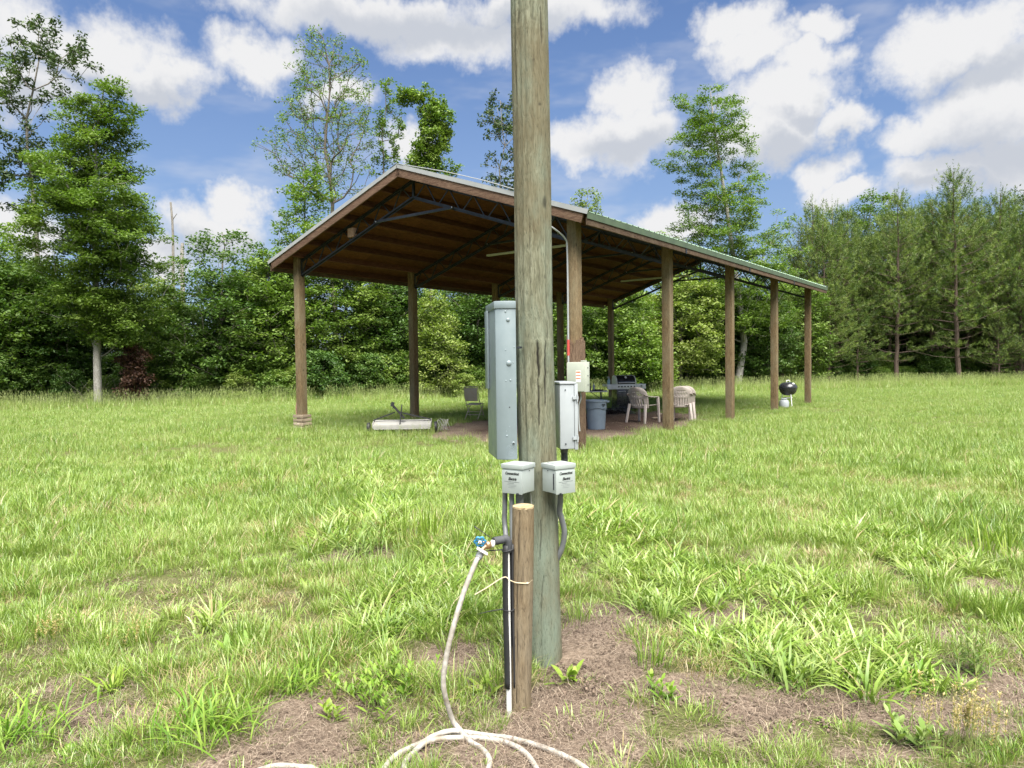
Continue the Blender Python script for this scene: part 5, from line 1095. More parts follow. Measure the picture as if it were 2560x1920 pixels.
mb = MB(); mb.tube(catmull([at(*crop4(218, 922), WDp - .10), at(*crop4(290, 880), WDp - .06), at(*crop4(400, 813), WDp - .028), at(*crop4(440, 832), WDp - .03), at(*crop4(478, 846), SD - .051), at(*crop4(520, 850), SD - .053), at(*crop4(552, 849), SD - .045), at(*crop4(578, 828), SD - .02)], 6), .0026, 6); mb.lathe([(.0005, -.006), (.006, 0), (.0005, .006)], 8, None, at(*crop4(548, 850), SD - .05))
o2 = mb.build('twine', plain('twine_tan', (.50, .42, .28), .8), smooth=True); tag(o2, 'tan twine tied round the short post and the foam-wrapped pipe', 'twine')
# hose
def crop7(x, y): return 640 + x / 2.572, 1640 + y / 2.572
HR = .0116
def gh(x, y, lift=0.0): u, v = crop7(x, y); p = gnd(u, v, HR); p[2] = float(gz(p[0], p[1])) + HR + .004 + lift; return p
top = [hs + b0 + np.array([0, 0, -.006]), at(*r2(715, 1060), WDp - .09), at(*r2(640, 1200), WDp - .11)]
dn = [at(*crop4(x, y), d) for (x, y, d) in ((150, 905, 3.09), (88, 1110, 3.05), (42, 1300, 3.03), (22, 1450, 3.02), (33, 1560, 3.02))]
u_, v_ = crop7(1262, 420); touch = at(u_, v_, 3.05); touch[2] = max(touch[2], .05)
flr = [gh(1300, 470, .026), gh(1380, 530, .004), gh(1450, 572), gh(1500, 640), gh(1490, 720), gh(1440, 800), gh(1300, 880), gh(1120, 880), gh(1000, 800), gh(958, 720), gh(960, 650), gh(1010, 590), gh(1100, 535, .01), gh(1230, 510, .008), gh(1400, 505, .004), gh(1520, 515), gh(1620, 540), gh(1720, 600), gh(1790, 690), gh(1810, 780), gh(1700, 960), gh(1300, 1060), gh(900, 960), gh(790, 830), gh(812, 720), gh(850, 655), gh(910, 598), gh(980, 562), gh(1060, 528), gh(1160, 500, .016), gh(1260, 484, .022), gh(1360, 482, .012), gh(1500, 488), gh(1620, 505), gh(1760, 545), gh(1880, 590), gh(1990, 640), gh(2080, 690), gh(2150, 760), gh(2150, 900), gh(1700, 1150), gh(900, 1150), gh(520, 900), gh(390, 722), gh(300, 706), gh(230, 703), gh(150, 706), gh(80, 722), gh(0, 760), gh(-60, 860)]
P = catmull(np.array(top + dn + [touch] + flr), 9)
mh, t, b, _ = new_mat('hose_rubber'); tc = t.n('ShaderNodeTexCoord').outputs['Object']; nz = t.noise(tc, 40, 5, .6); c = t.mix(t.smooth(nz, .35, .7), (.24, .22, .185), (.38, .355, .32)); d_ = t.noise(tc, 9, 6, .7); c = t.mix(t.smooth(d_, .48, .66, 0, .75), c, (.17, .13, .09)); t.l(c, b.inputs['Base Color']); b.inputs['Roughness'].default_value = .6
o = empty('garden_hose', tuple(b0), 'dirty white garden hose hanging from the tap and coiling over the ground', 'hose')
mb = MB(); mb.tube(P - b0, HR, 12); mb.build('tube', mh, o, smooth=True); mb = MB(); mb.tube(np.array([top[0], (top[0] + top[1]) / 2, top[1]]) - b0, [.0155, .0165, .0145], 14); mb.build('coupling', M_FLEX, o, smooth=True)

# ------------------------------------------------------------------ things under and round the pavilion
M_RESIN = plain('resin_plastic', (0.440, 0.384, 0.347), .5, 0, .1, 6, (.33, .27, .23), .5)
def resin_chair(label, p, rz, group, z=0.0):
    o = empty('plastic_chair', (p[0], p[1], z), label, 'chair', group, rz)     # faces +Y, back towards -Y
    ws, hb = .245, .44
    # back shell: a curved panel with slots and a rounded head
    nu, nv = 25, 20; V = []; F = []
    for j in range(nv + 1):
        v = j / nv; half = (.235 + .045 * math.sin(min(1, v * 1.4) * 1.57)) * (1 if v < .62 else math.sqrt(max(.05, 1 - ((v - .62) / .40) ** 2.2)))
        for i in range(nu + 1):
            s_ = 2 * i / nu - 1; x = half * s_; V.append((x, -.20 - .16 * v + .10 * s_ * s_ * (1 - .3 * v), .36 + .53 * v))
    for j in range(nv):
        for i in range(nu):
            slot = (2 <= j <= 8 and 3 <= i <= nu - 4 and i % 3 == 1) or (11 <= j <= 13 and 6 <= i <= nu - 7 and (i + j) % 3 == 0) or (j == 15 and 8 <= i <= nu - 9 and i % 2 == 0)
            if not slot: a = j * (nu + 1) + i; F.append((a, a + 1, a + nu + 2, a + nu + 1))
    mb = MB(); mb.add(V, F); mb.build('backrest', M_RESIN, o, smooth=True, thick=.008)
    n = 10; V = []; F = []
    for j in range(n + 1):
        for i in range(n + 1): s_ = 2 * i / n - 1; t_ = j / n; V.append((s_ * (.215 + .025 * t_), -.21 + .46 * t_, .435 - .018 * (1 - s_ * s_) - .02 * max(0, t_ - .85) * 6 + .008 * t_))
    for j in range(n):
        for i in range(n): a = j * (n + 1) + i; F.append((a, a + 1, a + n + 2, a + n + 1))
    mb = MB(); mb.add(V, F); mb.build('seat', M_RESIN, o, smooth=True, thick=.012)
    for s_ in (-1, 1):
        P = catmull([(s_ * .235, -.30, .72), (s_ * .275, -.20, .67), (s_ * .285, 0, .645), (s_ * .280, .20, .64), (s_ * .272, .235, .62)], 5); mb = MB()
        for a, b in zip(P[:-1], P[1:]): mb.beam(a, b + (b - a) * .05, .045, .016)
        mb.build('armrest', M_RESIN, o)
        for (f, t_) in (((s_ * .272, .23, .63), (s_ * .285, .265, 0)), ((s_ * .225, -.235, .47), (s_ * .265, -.325, 0))):
            f, t_ = np.array(f), np.array(t_); mb = MB(); d = f - t_; mb.box((f + t_) / 2, (.048, .036, np.linalg.norm(d)), np.array([[1.0, 0, 0], np.cross(d / np.linalg.norm(d), [1.0, 0, 0]), d / np.linalg.norm(d)]).T, taper=1.25); mb.build('leg', M_RESIN, o, bevel=.006)
    o.scale = (1.08, 1.08, 1.05); return o
CG = 'plastic armchairs under the roof'
resin_chair('pale tan plastic armchair turned sideways in front of the gas grill', (3.42, 18.55), math.radians(-44), CG)
resin_chair('pale tan plastic armchair seen from behind, nearer of the pair beside the post', (4.42, 18.75), math.radians(-6), CG)
c2 = resin_chair('brownish plastic armchair just behind the nearer one of the pair beside the post', (4.62, 19.15), math.radians(-10), CG)
# trash can
M_CAN = plain('blue_grey_plastic', (.115, .15, .19), .5, 0, .1, 5, (.2, .21, .21), .3)
p = gnd(1491, 1073); o = empty('trash_can', (p[0], p[1], 0), 'open blue-grey plastic trash can beside the front right post', 'trash can')
mb = MB(); mb.lathe([(.19, 0), (.205, .01), (.225, .32), (.232, .50), (.243, .505), (.25, .62), (.256, .655), (.268, .66), (.268, .695), (.25, .70), (.245, .66), (.215, .3), (.19, .02)], 40, None, (0, 0, 0), cap=False); mb.lathe([(.19, .015), (.001, .016)], 30, None, (0, 0, 0), cap=False); mb.build('body', M_CAN, o, smooth=True)
mb = MB()
for k in range(33):
    a = k / 32 * 6.283; 
P = [(.246 * math.cos(a), .246 * math.sin(a), .50 + .022 * math.sin(3 * a)) for a in np.linspace(0, 6.283, 49)]; mb.tube(P, .007, 6, cap=False); mb.build('rib', M_CAN, o, smooth=True)
for a in (-.35, 2.8): mb = MB(); c_, s_ = math.cos(a), math.sin(a); mb.box((.285 * c_, .285 * s_, .66), (.05, .14, .04), Rz(a)); mb.build('handle', M_CAN, o, bevel=.01)
mb = MB(); mb.box((.262 * math.cos(-.95), .262 * math.sin(-.95), .60), (.003, .10, .022), Rz(-.95)); mb.box((.258 * math.cos(-.95), .258 * math.sin(-.95), .565), (.003, .05, .012), Rz(-.95)); mb.build('print', M_INK, o)
# black plastic sheet crumpled on the ground
q = np.random.default_rng(8); nn = 26; U, Vv = np.meshgrid(np.linspace(-1, 1, nn), np.linspace(-1, 1, nn)); zz = .05 + .10 * np.abs(vnoise(U * 2.3, Vv * 2.3, 1.6, 71) - .3) + .05 * vnoise(U * 6, Vv * 6, 1, 72); zz *= np.clip((1.05 - np.hypot(U, Vv)) / .35, 0, 1)
wob = 1 + .25 * vnoise(np.arctan2(Vv, U) * 1.5, np.hypot(U, Vv) * .5, 1, 73); V = np.stack([U * .62 * wob, Vv * .42 * wob, zz + .012], -1).reshape(-1, 3); idx = np.arange(nn * nn).reshape(nn, nn); qd = np.stack([idx[:-1, :-1], idx[:-1, 1:], idx[1:, 1:], idx[1:, :-1]], -1).reshape(-1, 4)
p = gnd(1528, 1033); o = np_mesh('plastic_bag', V, qd, plain('black_plastic', (.012, .012, .013), .28, 0, .2), smooth=False); o.location = (p[0], p[1], 0); tag(o, 'crumpled black plastic bag lying on the dirt by the trash can', 'bag')
# folding table with clutter
M_TABLE = plain('table_white', (0.624, 0.614, 0.572), .5, 0, .08); M_TLEG = plain('table_leg_dark', (.06, .06, .065), .45, .6)
tp_ = at(1466, 979, 20.9); o = empty('folding_table', (tp_[0], 20.9, 0), 'white folding table behind the trash can', 'table', None, math.radians(-4))
mb = MB(); mb.box((0, 0, .735), (1.22, .61, .035)); mb.build('tabletop', M_TABLE, o, bevel=.01)
for s_ in (-1, 1):
    mb = MB(); mb.tube([(s_ * .42, -.24, .72), (s_ * .46, -.26, 0)], .013, 8); mb.build('leg', M_TLEG, o, smooth=True); mb = MB(); mb.tube([(s_ * .42, .24, .72), (s_ * .46, .26, 0)], .013, 8); mb.build('leg', M_TLEG, o, smooth=True)
    mb = MB(); mb.tube([(s_ * .44, -.25, .42), (s_ * .44, .25, .42)], .009, 6); mb.tube([(s_ * .43, 0, .50), (s_ * .12, 0, .715)], .011, 6); mb.build('brace', M_TLEG, o)
def tabletop(dx, dy): a = math.radians(-4); return (tp_[0] + dx * math.cos(a) - dy * math.sin(a), 20.9 + dx * math.sin(a) + dy * math.cos(a), .7535)
o = empty('tray', tabletop(.33, -.05), 'dark shallow tray lying on the folding table', 'tray'); mb = MB(); mb.lathe([(.15, 0), (.18, .035), (.17, .035), (.14, .008)], 24, None, (0, 0, 0), cap=False); mb.lathe([(.15, .001), (.001, .002)], 24, None, (0, 0, 0), cap=False); mb.build('dish', M_BLACK, o, smooth=True)
o = empty('bottle', tabletop(.10, -.02), 'brown bottle standing on the folding table', 'bottle'); mb = MB(); mb.lathe([(.036, 0), (.038, .01), (.038, .12), (.016, .17), (.014, .20)], 18); mb.build('body', plain('brown_bottle', (.13, .06, .035), .25), o, smooth=True); mb = MB(); mb.lathe([(.016, .2), (.016, .22)], 14); mb.build('cap', M_WHITE, o, smooth=True)
o = empty('bottle', tabletop(.22, .05), 'clear grey bottle standing on the folding table beside the dark tray', 'bottle'); mb = MB(); mb.lathe([(.03, 0), (.032, .01), (.032, .15), (.013, .19), (.012, .21)], 18); mb.build('body', plain('grey_bottle', (.35, .38, .40), .2), o, smooth=True); mb = MB(); mb.lathe([(.014, .21), (.014, .23)], 14); mb.build('cap', M_DKGREY, o, smooth=True)
# gas grill
M_GBLK = plain('grill_black', (.022, .023, .026), .3, 0, .15, 5, (.12, .11, .10), .2, coat=.3); M_GST = plain('stainless', (0.775, 0.775, 0.750), .4, .1, .1, 5, (.35, .33, .3), .25)
gp = gnd(1566, 1021); gd = 23.2; gx_ = (at(1560, 990, gd))[0]; o = empty('gas_grill', (gx_, gd, 0), 'black and stainless gas grill with side shelves beyond the folding table', 'grill', None, math.radians(10))
mb = MB(); mb.box((0, 0, .43), (.66, .50, .60)); mb.build('cabinet', M_GBLK, o, bevel=.01)
for s_ in (-1, 1): mb = MB(); mb.box((s_ * .163, -.257, .43), (.316, .014, .56)); d_ = mb.build('cabinet_door', M_GBLK, o, bevel=.006); mb = MB(); mb.tube([(s_ * .163 - .12, -.285, .64), (s_ * .163 + .12, -.285, .64)], .010, 8); [mb.tube([(s_ * .163 + k * .1, -.263, .64), (s_ * .163 + k * .1, -.285, .64)], .006, 6) for k in (-1, 1)]; mb.build('handle', M_GST, d_, smooth=True)
mb = MB(); mb.box((0, 0, .10), (.70, .52, .07)); mb.build('base', M_DKGREY, o, bevel=.01)
for sx_ in (-.3, .3):
    for sy in (-.2, .2): mb = MB(); mb.lathe([(.035, -.015), (.035, .015)], 16, Ry(math.pi / 2), (sx_, sy, .035)); mb.build('caster', M_BLACK, o, smooth=True)
mb = MB(); mb.box((0, -.262, .785), (1.30, .03, .16)); mb.build('control_panel', M_GST, o, bevel=.006)
for k in range(6): mb = MB(); mb.lathe([(.024, 0), (.020, .03)], 14, Rx(math.pi / 2), (-.27 + .105 * k, -.278, .79)); mb.build('knob', M_GBLK, o, smooth=True)
mb = MB(); mb.lathe([(.024, 0), (.020, .03)], 14, Rx(math.pi / 2), (.50, -.278, .80)); mb.build('knob', M_GBLK, o, smooth=True)
for s_ in (-1, 1): mb = MB(); mb.box((s_ * .50, 0, .83), (.32, .50, .07)); mb.build('side_shelf', M_GST, o, bevel=.006)
mb = MB(); mb.box((0, 0, .80), (.67, .50, .12)); mb.build('firebox', M_GBLK, o, bevel=.01)
prof = [(-.25, .86), (-.255, .93), (-.20, 1.05), (-.10, 1.13), (.06, 1.16), (.20, 1.12), (.25, 1.0), (.25, .86)]
mb = MB(); V = [(-.30, y, z) for y, z in prof] + [(.30, y, z) for y, z in prof]; n = len(prof); mb.add(V, [(i, i + 1, n + i + 1, n + i) for i in range(n - 1)] + [(n - 1, 0, n, 2 * n - 1)]); lid = mb.build('lid', M_GBLK, o, smooth=True)
for s_ in (-1, 1): V = [(s_ * .30, y, z) for y, z in prof] + [(s_ * .335, y, z - .006) for y, z in prof]; mb = MB(); mb.add(V, [(i, i + 1, n + i + 1, n + i) for i in range(n - 1)] + [tuple(range(n, 2 * n)), tuple(range(n - 1, -1, -1))]); mb.build('end_cap', M_GST, lid)
mb = MB(); mb.tube([(-.27, -.30, .92), (.27, -.30, .92)], .014, 8); [mb.tube([(k * .24, -.25, .92), (k * .24, -.30, .92)], .008, 6) for k in (-1, 1)]; mb.build('handle', M_GST, lid, smooth=True)
mb = MB(); mb.lathe([(.04, 0), (.04, .006)], 20, Rx(math.radians(62)), (0, -.175, 1.085)); mb.build('gauge', M_GST, lid, smooth=True)
sb = (gx_ - .52 * math.cos(math.radians(10)), gd - .52 * math.sin(math.radians(10)) - .05, .858); o = empty('spray_bottle', sb, 'pale blue spray bottle on the left shelf of the gas grill', 'bottle'); mb = MB(); mb.lathe([(.045, 0), (.048, .01), (.048, .13), (.02, .19), (.016, .21)], 18); mb.build('body', plain('pale_blue_plastic', (.35, .52, .58), .3), o, smooth=True); mb = MB(); mb.box((-.015, 0, .235), (.075, .025, .045)); mb.box((-.045, 0, .205), (.01, .015, .05)); mb.build('trigger', M_WHITE, o, bevel=.005)
# kettle grill
kd = 23.6; kx = at(1970, 990, kd)[0]; o = empty('kettle_grill', (kx, kd, 0), 'black kettle charcoal grill standing in the grass near the last right post', 'grill', None, .4)
mb = MB(); mb.lathe([(.02, .40), (.12, .41), (.20, .45), (.255, .52), (.28, .60), (.285, .65), (.292, .655), (.292, .665), (.28, .668)], 36, cap=True); bowl = mb.build('bowl', M_GBLK, o, smooth=True)
mb = MB(); mb.lathe([(.295, .668), (.293, .69), (.265, .755), (.20, .81), (.11, .842), (.02, .85)], 36); lid = mb.build('lid', M_GBLK, o, smooth=True)
mb = MB(); mb.tube(catmull([(-.07, 0, .845), (-.065, 0, .89), (0, 0, .905), (.065, 0, .89), (.07, 0, .845)], 5), .012, 8); mb.build('handle', M_GST, lid, smooth=True); mb = MB(); mb.lathe([(.035, .0), (.035, .006)], 14, Rx(.7), (.02, -.22, .80)); mb.build('vent', M_GST, lid, smooth=True)
for k in range(3): a = k * 2.094 + .3; mb = MB(); mb.tube([(.17 * math.cos(a), .17 * math.sin(a), .46), (.24 * math.cos(a), .24 * math.sin(a), .0)], .014, 8); mb.build('leg', M_GST, o, smooth=True)
mb = MB(); mb.lathe([(.02, .30), (.12, .31), (.15, .33), (.15, .335)], 24); mb.build('ash_pan', M_GST, o, smooth=True)
mb = MB(); mb.tube([(-.26, 0, .62), (-.34, 0, .63)], .01, 6); mb.tube([(-.34, -.07, .63), (-.34, .07, .63)], .012, 8); mb.build('side_handle', M_BLACK, o, smooth=True)
kx2 = at(1958, 1005, kd - .12)[0]; o = empty('gas_cylinder', (kx2, kd - .2, 0), 'squat white gas cylinder at the foot of the kettle grill', 'gas cylinder'); mb = MB(); mb.lathe([(.10, 0), (.15, .03), (.155, .06), (.155, .19), (.13, .25), (.06, .28), (.02, .285)], 28); mb.build('tank', M_WHITEP, o, smooth=True); mb = MB(); mb.tube([(.085 * math.cos(a), .085 * math.sin(a), .30) for a in np.linspace(.6, 5.6, 22)], .018, 6); mb.lathe([(.018, .28), (.015, .33)], 10); mb.build('collar', M_WHITEP, o, smooth=True)
# folding chair
M_FCH = plain('beige_chair_paint', (.42, .35, .27), .5, 0, .12, 6, (.38, .17, .08), .55)
p = gnd(1186, 1050); o = empty('folding_chair', (p[0], 20.3, 0), 'beige metal folding chair with rust marks, its back to the camera', 'chair', None, math.radians(-22))
mb = MB(); mb.box((0, -.235, .70), (.40, .014, .34), Rx(math.radians(10))); bk = mb.build('backrest', M_FCH, o, bevel=.006)
mb = MB(); mb.box((0, -.215, .865), (.36, .02, .10), Rx(math.radians(10))); mb.build('top_panel', M_FCH, o, bevel=.02)
mb = MB(); mb.box((0, .0, .44), (.39, .38, .02), Rx(math.radians(4))); mb.build('seat', M_FCH, o, bevel=.008)
for s_ in (-1, 1):
    mb = MB(); mb.tube(catmull([(s_ * .16, -.235, .945), (s_ * .205, -.225, .90), (s_ * .215, -.15, .55), (s_ * .22, .22, 0)], 5), .012, 8); mb.build('frame', M_FCH, o, smooth=True)
    mb = MB(); mb.tube([(s_ * .20, .16, .43), (s_ * .20, -.26, .0)], .012, 8); mb.build('leg', M_FCH, o, smooth=True)
mb = MB(); mb.tube([(-.16, -.235, .945), (.16, -.235, .945)], .012, 8); mb.tube([(-.2, -.17, .14), (.2, -.17, .14)], .008, 6); mb.tube([(-.21, .15, .12), (.21, .15, .12)], .008, 6); mb.tube([(-.2, -.08, .22), (.2, -.08, .22)], .008, 6); mb.build('crossbar', M_FCH, o, smooth=True)
# tow-behind lawn tool
M_TRAY = plain('tray_grey', (0.332, 0.326, 0.299), .6, .0, .12, 5, (.28, .25, .21), .5); sx0 = gnd(1010, 1078); o = empty('lawn_dethatcher', (sx0[0] + .02, 16.55, 0), 'grey tow-behind lawn dethatcher with a black hitch frame lying in the grass', 'lawn tool', None, math.radians(4))
mb = MB(); mb.box((0, .06, .235), (1.34, .40, .02), Rx(math.radians(14))); mb.box((0, -.135, .165), (1.34, .02, .075)); mb.box((0, .25, .25), (1.34, .02, .07)); [mb.box((s_ * .67, .05, .22), (.02, .38, .10), Rx(math.radians(14))) for s_ in (-1, 1)]; mb.build('tray', M_TRAY, o, bevel=.006)
mb = MB(); mb.box((0, -.150, .112), (1.30, .03, .03)); mb.build('tine_bar', M_TRAY, o)
for r_ in range(2):
    for k in range(14): mb = MB(); x = -.60 + k * .092; mb.tube(catmull([(x, -.14 + .22 * r_, .12), (x, -.19 + .22 * r_, .08), (x, -.15 + .22 * r_, .0)], 3), .004, 5); mb.build('tine', M_STEEL, o)
for s_ in (-1, 1): mb = MB(); mb.lathe([(.04, -.035), (.115, -.035), (.125, -.02), (.125, .02), (.115, .035), (.04, .035)], 24, Ry(math.pi / 2), (s_ * .78, .05, .125)); wh = mb.build('wheel', M_BLACK, o, smooth=True); mb = MB(); mb.lathe([(.045, -.02), (.045, .02)], 14, Ry(math.pi / 2), (s_ * .78, .05, .125)); mb.build('hub', M_TRAY, wh, smooth=True)
mb = MB(); mb.beam((-.66, .1, .30), (-.17, .05, .48), .03, .03); mb.beam((.66, .1, .30), (-.06, .05, .48), .03, .03); mb.beam((-.66, .1, .30), (-.66, .1, .22), .03, .03); mb.beam((.66, .1, .30), (.66, .1, .22), .03, .03); mb.build('hitch_frame', M_BLACK, o)
mb = MB(); mb.beam((-.22, 0, .66), (.05, .02, .34), .045, .05); mb.beam((-.23, 0, .62), (-.20, 0, .72), .06, .07); [mb.beam((-.26 + .02 * k, -.01, .68 - .05 * k), (-.21 + .02 * k, -.01, .70 - .05 * k), .05, .022) for k in range(3)]; mb.build('drawbar', M_BLACK, o)
mb = MB(); mb.beam((.0, .02, .66), (-.045, -.1, .20), .02, .02); mb.build('lever', M_BLACK, o)
# old wire roll in the grass right of it
p = gnd(1118, 1070); o = empty('wire_roll', (p[0], 16.9, 0), 'rusty grey roll of wire lying in the grass beside the dethatcher', 'wire', None, .3); q = np.random.default_rng(4)
for k in range(7): mb = MB(); r_ = .15 + q.normal(0, .012); aa = np.linspace(0, 6.283, 25); mb.tube(np.stack([.04 * k - .15 + .03 * np.sin(aa * 2 + k) + 0 * aa, r_ * np.cos(aa), .15 + r_ * np.sin(aa) * .85], -1), .005, 5, cap=False); mb.build('coil', M_TRAY, o)
# bits of light litter on the dirt floor
for k, (u, v, lb) in enumerate(((1648, 1036, 'white scrap of wood on the dirt between the plastic chairs'), (1640, 1046, 'short pale board on the dirt near the post'), (1622, 1011, 'pale slab edge in front of the gas grill'))):
    p = gnd(u, v); mb = MB(); mb.box((0, 0, .02), ((.16, .25, .5)[k], .08, (.05, .03, .03)[k]), Rz(.4 * k)); o = mb.build('wood_scrap', M_GREY_BOARD, bevel=.004); o.location = (p[0], p[1], .0); tag(o, lb, 'scrap wood')

# ------------------------------------------------------------------ single weeds and tufts in the foreground
def weed_mat(nm, d, m, l, rough=.45): return leafmat(nm, d, m, l, rough=rough, trans=.35)
W_LIGHT = weed_mat('weed_light', (.13, .22, .03), (.20, .30, .04), (.28, .36, .07)); W_GREEN = weed_mat('weed_green', (.09, .19, .022), (.16, .28, .035), (.25, .35, .06)); W_GREY = weed_mat('weed_greygreen', (.11, .19, .05), (.19, .28, .07), (.29, .36, .13)); W_STRAW = weed_mat('weed_straw', (.34, .27, .10), (.46, .37, .16), (.55, .46, .24)); W_STEM = plain('weed_stem', (.22, .25, .08), .6)
def leaf_strip(p, az, L, wd, lean, droop, V, F, T, ti, ns=5, cup=.15):
    """one long leaf from p: arched mid rib, width profile, folded along the middle"""
    b0 = len(V)
    for k in range(ns + 1):
        t_ = k / ns; hor = L * (lean * t_ + .25 * lean * t_ * t_); z = L * (math.sqrt(max(.02, 1 - min(.98, lean) ** 2)) * t_ - droop * t_ ** 2.2); ww = wd * (math.sin(math.pi * min(.98, .12 + .86 * t_)) ** .8) / 2
        c = np.array(p) + np.array([math.cos(az) * hor, math.sin(az) * hor, z]); s_ = np.array([-math.sin(az), math.cos(az), 0]) * ww
        V += [c - s_ + np.array([0, 0, cup * ww]), c, c + s_ + np.array([0, 0, cup * ww])]; T += [ti] * 3
    for k in range(ns):
        a = b0 + 3 * k; F += [(a, a + 1, a + 4, a + 3), (a + 1, a + 2, a + 5, a + 4)]
def rosette(name, label, u, v, n, L, wd, mat, seed, lean=(.3, .95), droop=.35, cat='weed', spread=.02, group=None):
    q = np.random.default_rng(seed); p = gnd(u, v); z0 = float(gz(p[0], p[1])); o = empty(name, (p[0], p[1], z0), label, cat, group); V = []; F = []; T = []
    for k in range(n): leaf_strip((q.normal(0, spread), q.normal(0, spread), -.004), q.random() * 6.283, L * q.uniform(.55, 1.15), wd * q.uniform(.7, 1.2), q.uniform(*lean), droop * q.uniform(.4, 1.3), V, F, T, q.uniform(.15, .95))
    np_mesh('leaves', np.array(V), np.array(F), mat, {'tint': ('FLOAT', T)}, smooth=True, parent=o); return o
def stalky(name, label, u, v, nst, H, nleaf, L, wd, mat, seed, spread=.03, lean=.25, cat='weed', down=.2):
    q = np.random.default_rng(seed); p = gnd(u, v); z0 = float(gz(p[0], p[1])); o = empty(name, (p[0], p[1], z0), label, cat); V = []; F = []; T = []; mb = MB()
    for s_ in range(nst):
        b0 = np.array([q.normal(0, spread), q.normal(0, spread), -.005]); d = np.array([q.normal(0, lean), q.normal(0, lean), 1.0]); h = H * q.uniform(.65, 1.1); P = [b0 + d * h * t_ + np.array([0, 0, -.12 * h * t_ * t_ * np.hypot(d[0], d[1])]) for t_ in np.linspace(0, 1, 5)]; mb.tube(P, np.linspace(.0028, .0012, 5), 5, cap=False)
        for k in range(nleaf):
            t_ = (k + .6) / nleaf; pp_ = np.array([np.interp(t_, np.linspace(0, 1, 5), [a[i] for a in P]) for i in range(3)]); leaf_strip(pp_, k * 2.4 + q.normal(0, .4), L * (1.15 - .55 * t_) * q.uniform(.7, 1.2), wd * q.uniform(.7, 1.2), q.uniform(.6, .9) - .3 * t_, down * q.uniform(.5, 1.4), V, F, T, np.clip(q.uniform(.15, .7) + .3 * t_, 0, 1), ns=4)
    mb.build('stem', W_STEM, o, smooth=True); np_mesh('leaves', np.array(V), np.array(F), mat, {'tint': ('FLOAT', T)}, smooth=True, parent=o); return o
rosette('broadleaf_weed', 'yellow-green broad-leaved weed growing on bare soil right of the utility pole foot', 1432, 1690, 16, .13, .030, W_LIGHT, 1, (.25, .95), .3)
rosette('broadleaf_weed', 'ragged light green weed between the hose and the foot of the short post', 1196, 1725, 22, .15, .022, W_LIGHT, 2, (.3, .9), .3, spread=.035)
stalky('leafy_weed', 'small upright leafy weed on bare soil below and right of the pole', 1632, 1738, 3, .11, 9, .065, .020, W_GREEN, 3, lean=.15)
stalky('leafy_weed', 'dense bright green bushy weed left of the hose', 945, 1735, 34, .17, 10, .060, .014, W_GREEN, 4, spread=.10, lean=.35)
stalky('leafy_weed', 'feathery grey-green weed standing upright near the right border', 2440, 1690, 12, .30, 16, .075, .011, W_GREY, 5, spread=.045, lean=.16)
stalky('leafy_weed', 'small pale seedling on the bare soil left of the hose', 812, 1800, 4, .10, 6, .06, .018, W_LIGHT, 6, spread=.03)
stalky('leafy_weed', 'low grey-green weed at the lower right edge of the bare soil', 2250, 1880, 6, .12, 7, .085, .024, W_GREY, 7, spread=.05, lean=.5)
rosette('broadleaf_weed', 'dark broad-leaved dock in the grass left of the hose', 590, 1640, 12, .16, .034, W_GREEN, 8, (.2, .8), .2)
def tuft(label, u, v, n, L, wd, mat, seed, spread, lean=(.15, .85), droop=.45): return rosette('grass_tuft', label, u, v, n, L, wd, mat, seed, lean, droop, 'grass tuft', spread, 'grass tufts in the foreground')
tuft('large arching light green grass tuft at the lower left on bare soil', 510, 1835, 150, .24, .009, W_GREEN, 11, .10)
tuft('dense grass tuft cut by the left border at the bottom', 30, 1850, 130, .24, .008, W_GREEN, 12, .10)
tuft('round grass tuft left of the bushy weed', 745, 1715, 90, .19, .008, W_GREEN, 13, .06)
tuft('small bright grass tuft at the left over the bare patch', 275, 1725, 34, .15, .012, W_LIGHT, 14, .03)
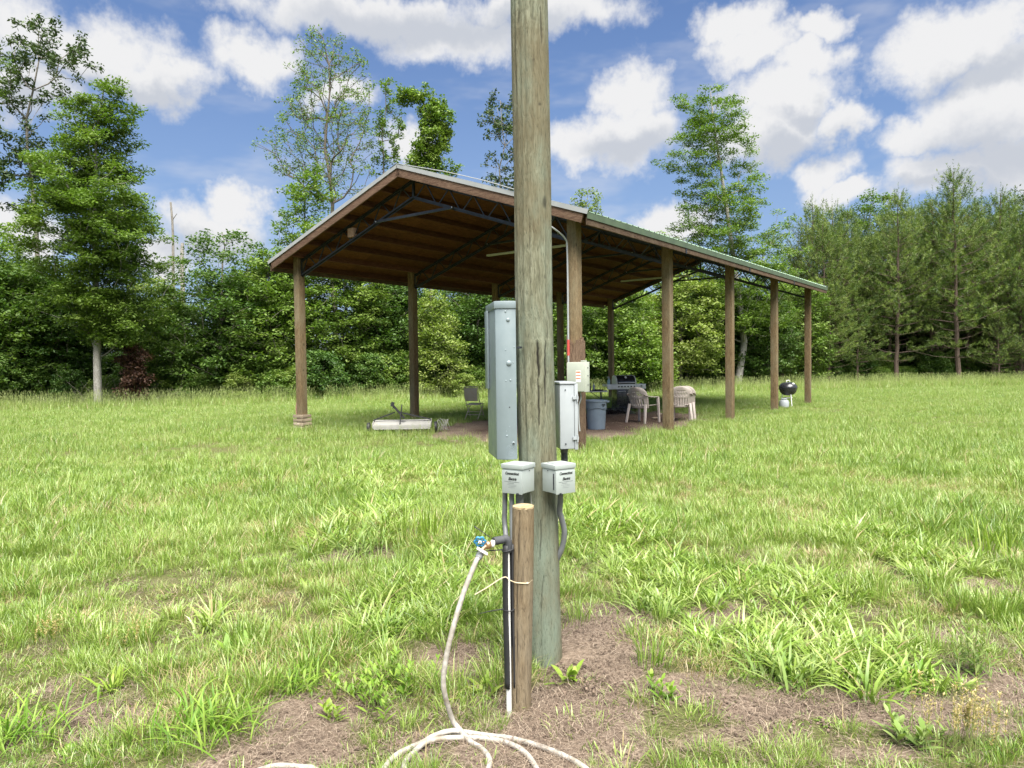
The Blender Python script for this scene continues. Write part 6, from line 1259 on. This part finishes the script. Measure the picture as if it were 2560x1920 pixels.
tuft('big tousled grass tuft beside the dark hollow in the left field', 905, 1385, 110, .36, .012, W_GREY, 15, .12)
tuft('tall pointed grass clump left of the blue tap', 1060, 1355, 46, .42, .012, W_LIGHT, 16, .08, (.05, .45), .1)
tuft('broad-bladed grass tuft nearest the pole on the right', 1630, 1530, 80, .22, .017, W_GREY, 17, .08)
tuft('broad-bladed light tuft at the front edge of the right grass bank', 1960, 1700, 80, .22, .016, W_GREY, 18, .09)
tuft('broad-bladed green tuft right of the bare strip', 2270, 1720, 60, .17, .016, W_GREEN, 19, .07)
tuft('tall narrow grass clump in the field at far right', 2470, 1400, 50, .40, .011, W_LIGHT, 20, .09, (.05, .5), .12)
# dry seed stalks
def seed_stalks(label, u, v, n, H, seed, spread, mat):
    q = np.random.default_rng(seed); p = gnd(u, v); z0 = float(gz(p[0], p[1])); o = empty('seed_stalks', (p[0], p[1], z0), label, 'dry weed'); mb = MB(); V = []; F = []; T = []
    for k in range(n):
        b0 = np.array([q.normal(0, spread), q.normal(0, spread), 0]); d = np.array([q.normal(0, .10), q.normal(0, .10), 1.0]); h = H * q.uniform(.6, 1.1); mb.tube([b0, b0 + d * h * .5, b0 + d * h], [.0016, .0013, .0006], 4, cap=False)
        for j in range(26): t_ = .5 + .5 * q.random(); pp_ = b0 + d * h * t_; leaf_strip(pp_, q.random() * 6.283, .011 * q.uniform(.7, 1.4), .006, .75, .0, V, F, T, q.random(), ns=2)
    mb.build('stem', W_STEM, o); np_mesh('seeds', np.array(V), np.array(F), mat, {'tint': ('FLOAT', T)}, parent=o)
seed_stalks('thick clump of dry yellow seed stalks at the lower right', 2430, 1880, 34, .26, 31, .055, W_STRAW)
seed_stalks('few thin yellow seed stalks left of the dry clump', 2290, 1880, 9, .30, 32, .06, W_STRAW)
seed_stalks('pale reddish seed stalks in the grass at the left', 130, 1620, 14, .22, 33, .05, W_STRAW)
seed_stalks('sparse seed stalks by the dock in the left grass', 320, 1640, 12, .24, 34, .06, W_STRAW)
